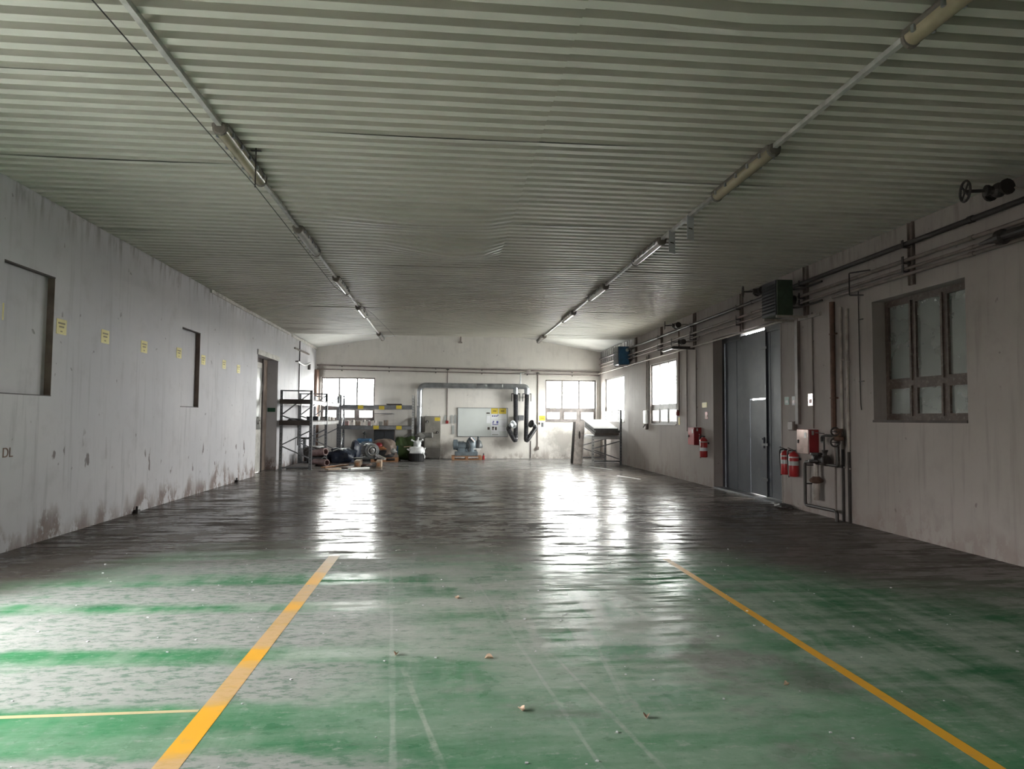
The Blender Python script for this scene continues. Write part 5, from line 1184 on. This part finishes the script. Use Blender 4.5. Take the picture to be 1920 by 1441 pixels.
# small signs on the right wall
def wsign(px, py, wd, ht, mat, label, marks=None, cat='sign', name='wall_sign'):
    q = on_right(px, py); t = thing(name, (XR, q.y, q.z), label, cat)
    MB().box((XR-.004, q.y-wd/2, q.z-ht/2), (XR, q.y+wd/2, q.z+ht/2)).build('plate', mat, t)
    if marks: MB().box((XR-.0055, q.y-wd*.3, q.z-ht*.3), (XR-.004, q.y+wd*.3, q.z+ht*.05)).build('pictogram', marks, t)
wsign(1475.5, 751, .16, .14, 'teal_sign', 'pale green safety sign right of the steel gate', 'grey_plastic')
wsign(1488.5, 751, .13, .16, 'paper', 'white safety sign with a red mark right of the green one', 'red_dark')
wsign(1520, 749, .15, .20, 'pink_sheen', 'shiny sticker above the near red hose box', 'red_dark')
wsign(1324.5, 778.5, .16, .17, 'red', 'small red sticker between the far hose box and the gate', 'pink_sheen')
wsign(1321, 759, .30, .12, 'yellow_wall', 'faded yellowish patch sign above the small red sticker')
wsign(1273.5, 789, .12, .20, 'yellow', 'yellow tag hanging at the end of the reddish pipe')
q = on_right(1273, 775); tag(MB().lathe((XR-.03, q.y, q.z-.06), (0, 0, 1), [(0, .03), (.02, .05), (.12, .05), (.15, .025)], 12).build('push_button', 'red_dark', base=(XR, q.y, q.z)), 'dark red push button under the reddish pipe', 'button')
# white switch box with lever
a, b = on_right(1215, 769), on_right(1215, 794)
t = thing('switch_box', (XR, a.y, b.z), 'white switch box on the wall left of the far window', 'box')
MB().box((XR-.10, a.y-.05, b.z), (XR, a.y+.16, a.z)).build('body', 'white', t, bevel=.01); MB().box((XR-.11, a.y-.03, b.z+.02), (XR-.10, a.y+.14, a.z-.02)).build('cover', 'white', t)
MB().box((XR-.09, a.y-.04, b.z-.18), (XR, a.y+.13, b.z)).build('socket', 'pipe', t, bevel=.02); MB().bar((XR-.10, a.y-.05, b.z-.02), (XR-.16, a.y-.02, b.z-.12), .03, .03).build('lever', 'pipe_dark', t)
# water pipework with filter
Xw = XR-.16
P = lambda px, py, x=Xw: on_right(px, py, x)
y_in = P(1570, 975).y; yl = P(1510, 940).y
t = thing('water_pipework', (Xw, (y_in+yl)/2, 0), 'dark iron water pipework with valves and filter right of the gate', 'pipework')
zlo, zhi = P(1511, 946).z, P(1511, 866).z
MB().tube(fillet([(Xw, y_in, 0), (Xw, y_in, .16), (Xw, yl, zlo), (Xw, yl, zhi), (Xw, yl-.12, zhi+.01), (Xw, P(1571, 862).y, zhi), (Xw, P(1571, 840).y, zhi+.05), (Xw, P(1571, 840).y, P(1571, 812).z)], .07), .026, 10).build('main_pipe', 'pipe_dark', t, smooth=True)
ya = P(1530, 860).y; za = P(1530, 861).z
MB().lathe((Xw, ya-.02, za-.06), (0, 0, 1), [(0, .10), (.03, .13), (.06, .13), (.065, .07), (.13, .07), (.14, .10), (.17, .10)], 16).build('valve_body', 'pipe_dark', t)
MB().lathe((Xw, ya-.34, za), (0, 1, 0), [(0, .07), (.02, .09), (.05, .09), (.06, .045), (.25, .045), (.26, .085), (.29, .085), (.30, .05)], 14).build('strainer', 'pipe_dark', t)
zf = P(1532, 900).z
MB().tube([(Xw, ya, za-.05), (Xw, ya, zf)], .04, 12).build('filter_neck', 'pipe_pale', t); MB().lathe((Xw, ya, zf-.05), (0, 0, 1), [(0, .06), (.02, .10), (.05, .115), (.07, .10), (.11, .05)], 16).build('filter_flange', 'rust', t)
zb_ = P(1531, 937).z; MB().lathe((Xw, ya, zb_), (0, 0, 1), [(0, .05), (.02, .058), (zf-zb_-.05, .06)], 16).build('filter_bowl', 'pipe_pale', t, smooth=True)
ym = P(1567, 825).y; zm = P(1567, 820).z
MB().tube([(Xw, ym+.02, 0), (Xw, ym+.02, P(1566, 806).z)], .016, 8).build('riser', 'pipe', t)
MB().lathe((Xw, ym-.07, zm-.05), (0, 0, 1), [(0, .05), (.02, .08), (.06, .08), (.08, .05), (.14, .05), (.16, .07), (.19, .07)], 14).build('valve_body', 'rust', t)
for (px, py, rr) in ((1573, 809, .06), (1573, 829, .065)):
    q = P(px, py); MB().torus((Xw-.06, q.y, q.z), (.3, 1, 0), rr, .014, 16, 6).bar((Xw, q.y, q.z), (Xw-.06, q.y, q.z), .025, .025).bar((Xw-.06-rr, q.y, q.z), (Xw-.06+rr, q.y, q.z), .015, .012).build('handwheel', 'pipe_dark', t)
q = P(1549, 816); MB().tube(fillet([(Xw, ym-.03, q.z-.005), (Xw-.02, q.y-.0, q.z), (Xw-.02, q.y+.10, q.z-.02), (Xw-.02, q.y+.09, q.z-.10)], .04), .022, 8).bar((Xw-.02, q.y+.02, q.z+.03), (Xw-.10, q.y+.14, q.z+.04), .02, .012).build('tap', 'pipe_dark', t)
MB().tube([(Xw-.02, q.y+.03, q.z), (Xw-.02, q.y+.03, za+.05)], .014, 8).build('branch_pipe', 'pipe_dark', t); MB().lathe((Xw-.02, q.y+.09, q.z-.12), (0, 0, 1), [(0, .015), (.05, .018)], 8).build('spout', 'chrome', t)
MB().lathe((Xw-.02, ya-.30, za+.05), (0, 0, 1), [(0, .03), (.07, .035), (.10, .05), (.12, .05)], 12).build('gauge', 'pipe_dark', t)
for z in (.5, zhi-.05): MB().bar((Xw, yl, z), (XR, yl, z), .03, .02).build('bracket', 'pipe_dark', t)
q = on_right(1497, 965)
MB().blob((XR-.17, q.y+.2, .03), (.10, .3, .05), 2, .3, 16, 9, 0.0).build('dirt_heap', 'pipe_dark', t)
# ------------------------------------------------------------------ litter on the painted floor
for i, (px, py, sz, l) in enumerate(((917, 1234, .024, 'dry leaf lying in the middle of the green floor, farthest of the larger leaves'), (978, 1332, .018, 'reddish dry leaf left of the pale chip near the bottom middle'), (1212, 1345, .016, 'curled pinkish chip on the floor right of the middle'), (1475, 1285, .014, 'yellowish dry leaf near the right yellow line'), (857, 1122, .02, 'small dry leaf far out on the green floor'), (743, 1228, .014, 'small pale leaf right of the left yellow line'))):
    a = on_floor(px, py); m = MB(); n = 10; rr = random.Random(i)
    rim = [Vector((a.x+sz*math.cos(2*PI*k/n)*(1+.25*rr.uniform(-1, 1)), a.y+sz*1.1*math.sin(2*PI*k/n)*(1+.25*rr.uniform(-1, 1)), .004+.022*abs(math.sin(2*PI*k/n+i)))) for k in range(n)]
    m.v = [(a.x, a.y, .004)]+[tuple(p) for p in rim]+[(a.x, a.y, .002)]+[tuple(p-Vector((0, 0, .002))) for p in rim]
    m.f = [(0, 1+k, 1+(k+1) % n) for k in range(n)]+[(n+1, n+2+(k+1) % n, n+2+k) for k in range(n)]+[(1+k, n+2+k, n+2+(k+1) % n, 1+(k+1) % n) for k in range(n)]
    tag(m.build('dry_leaf', 'leaf', base=(a.x, a.y, 0), smooth=False), l, 'leaf', 'dry leaves and chips on the floor')
m = MB(); rr = random.Random(9)
for k in range(170):
    x, y = rr.uniform(-3.6, 4.2), rr.uniform(3.0, 8.5); s_ = rr.uniform(.003, .011)
    p = [Vector((x+s_*math.cos(q), y+s_*math.sin(q), .001)) for q in (rr.uniform(0, 1), 1.6+rr.uniform(0, 1), 3.2+rr.uniform(0, 1), 4.8+rr.uniform(0, 1))]
    m.quadbox([v for v in p]+[v+Vector((0, 0, s_*.5)) for v in p])
o = tag(m.build('floor_crumbs', 'paper', base=(0, 5, 0)), 'tiny pale crumbs and paint chips scattered over the painted floor', 'litter'); o['kind'] = 'stuff'
for o in list(bpy.data.objects):
    if '_org' in o: del o['_org']
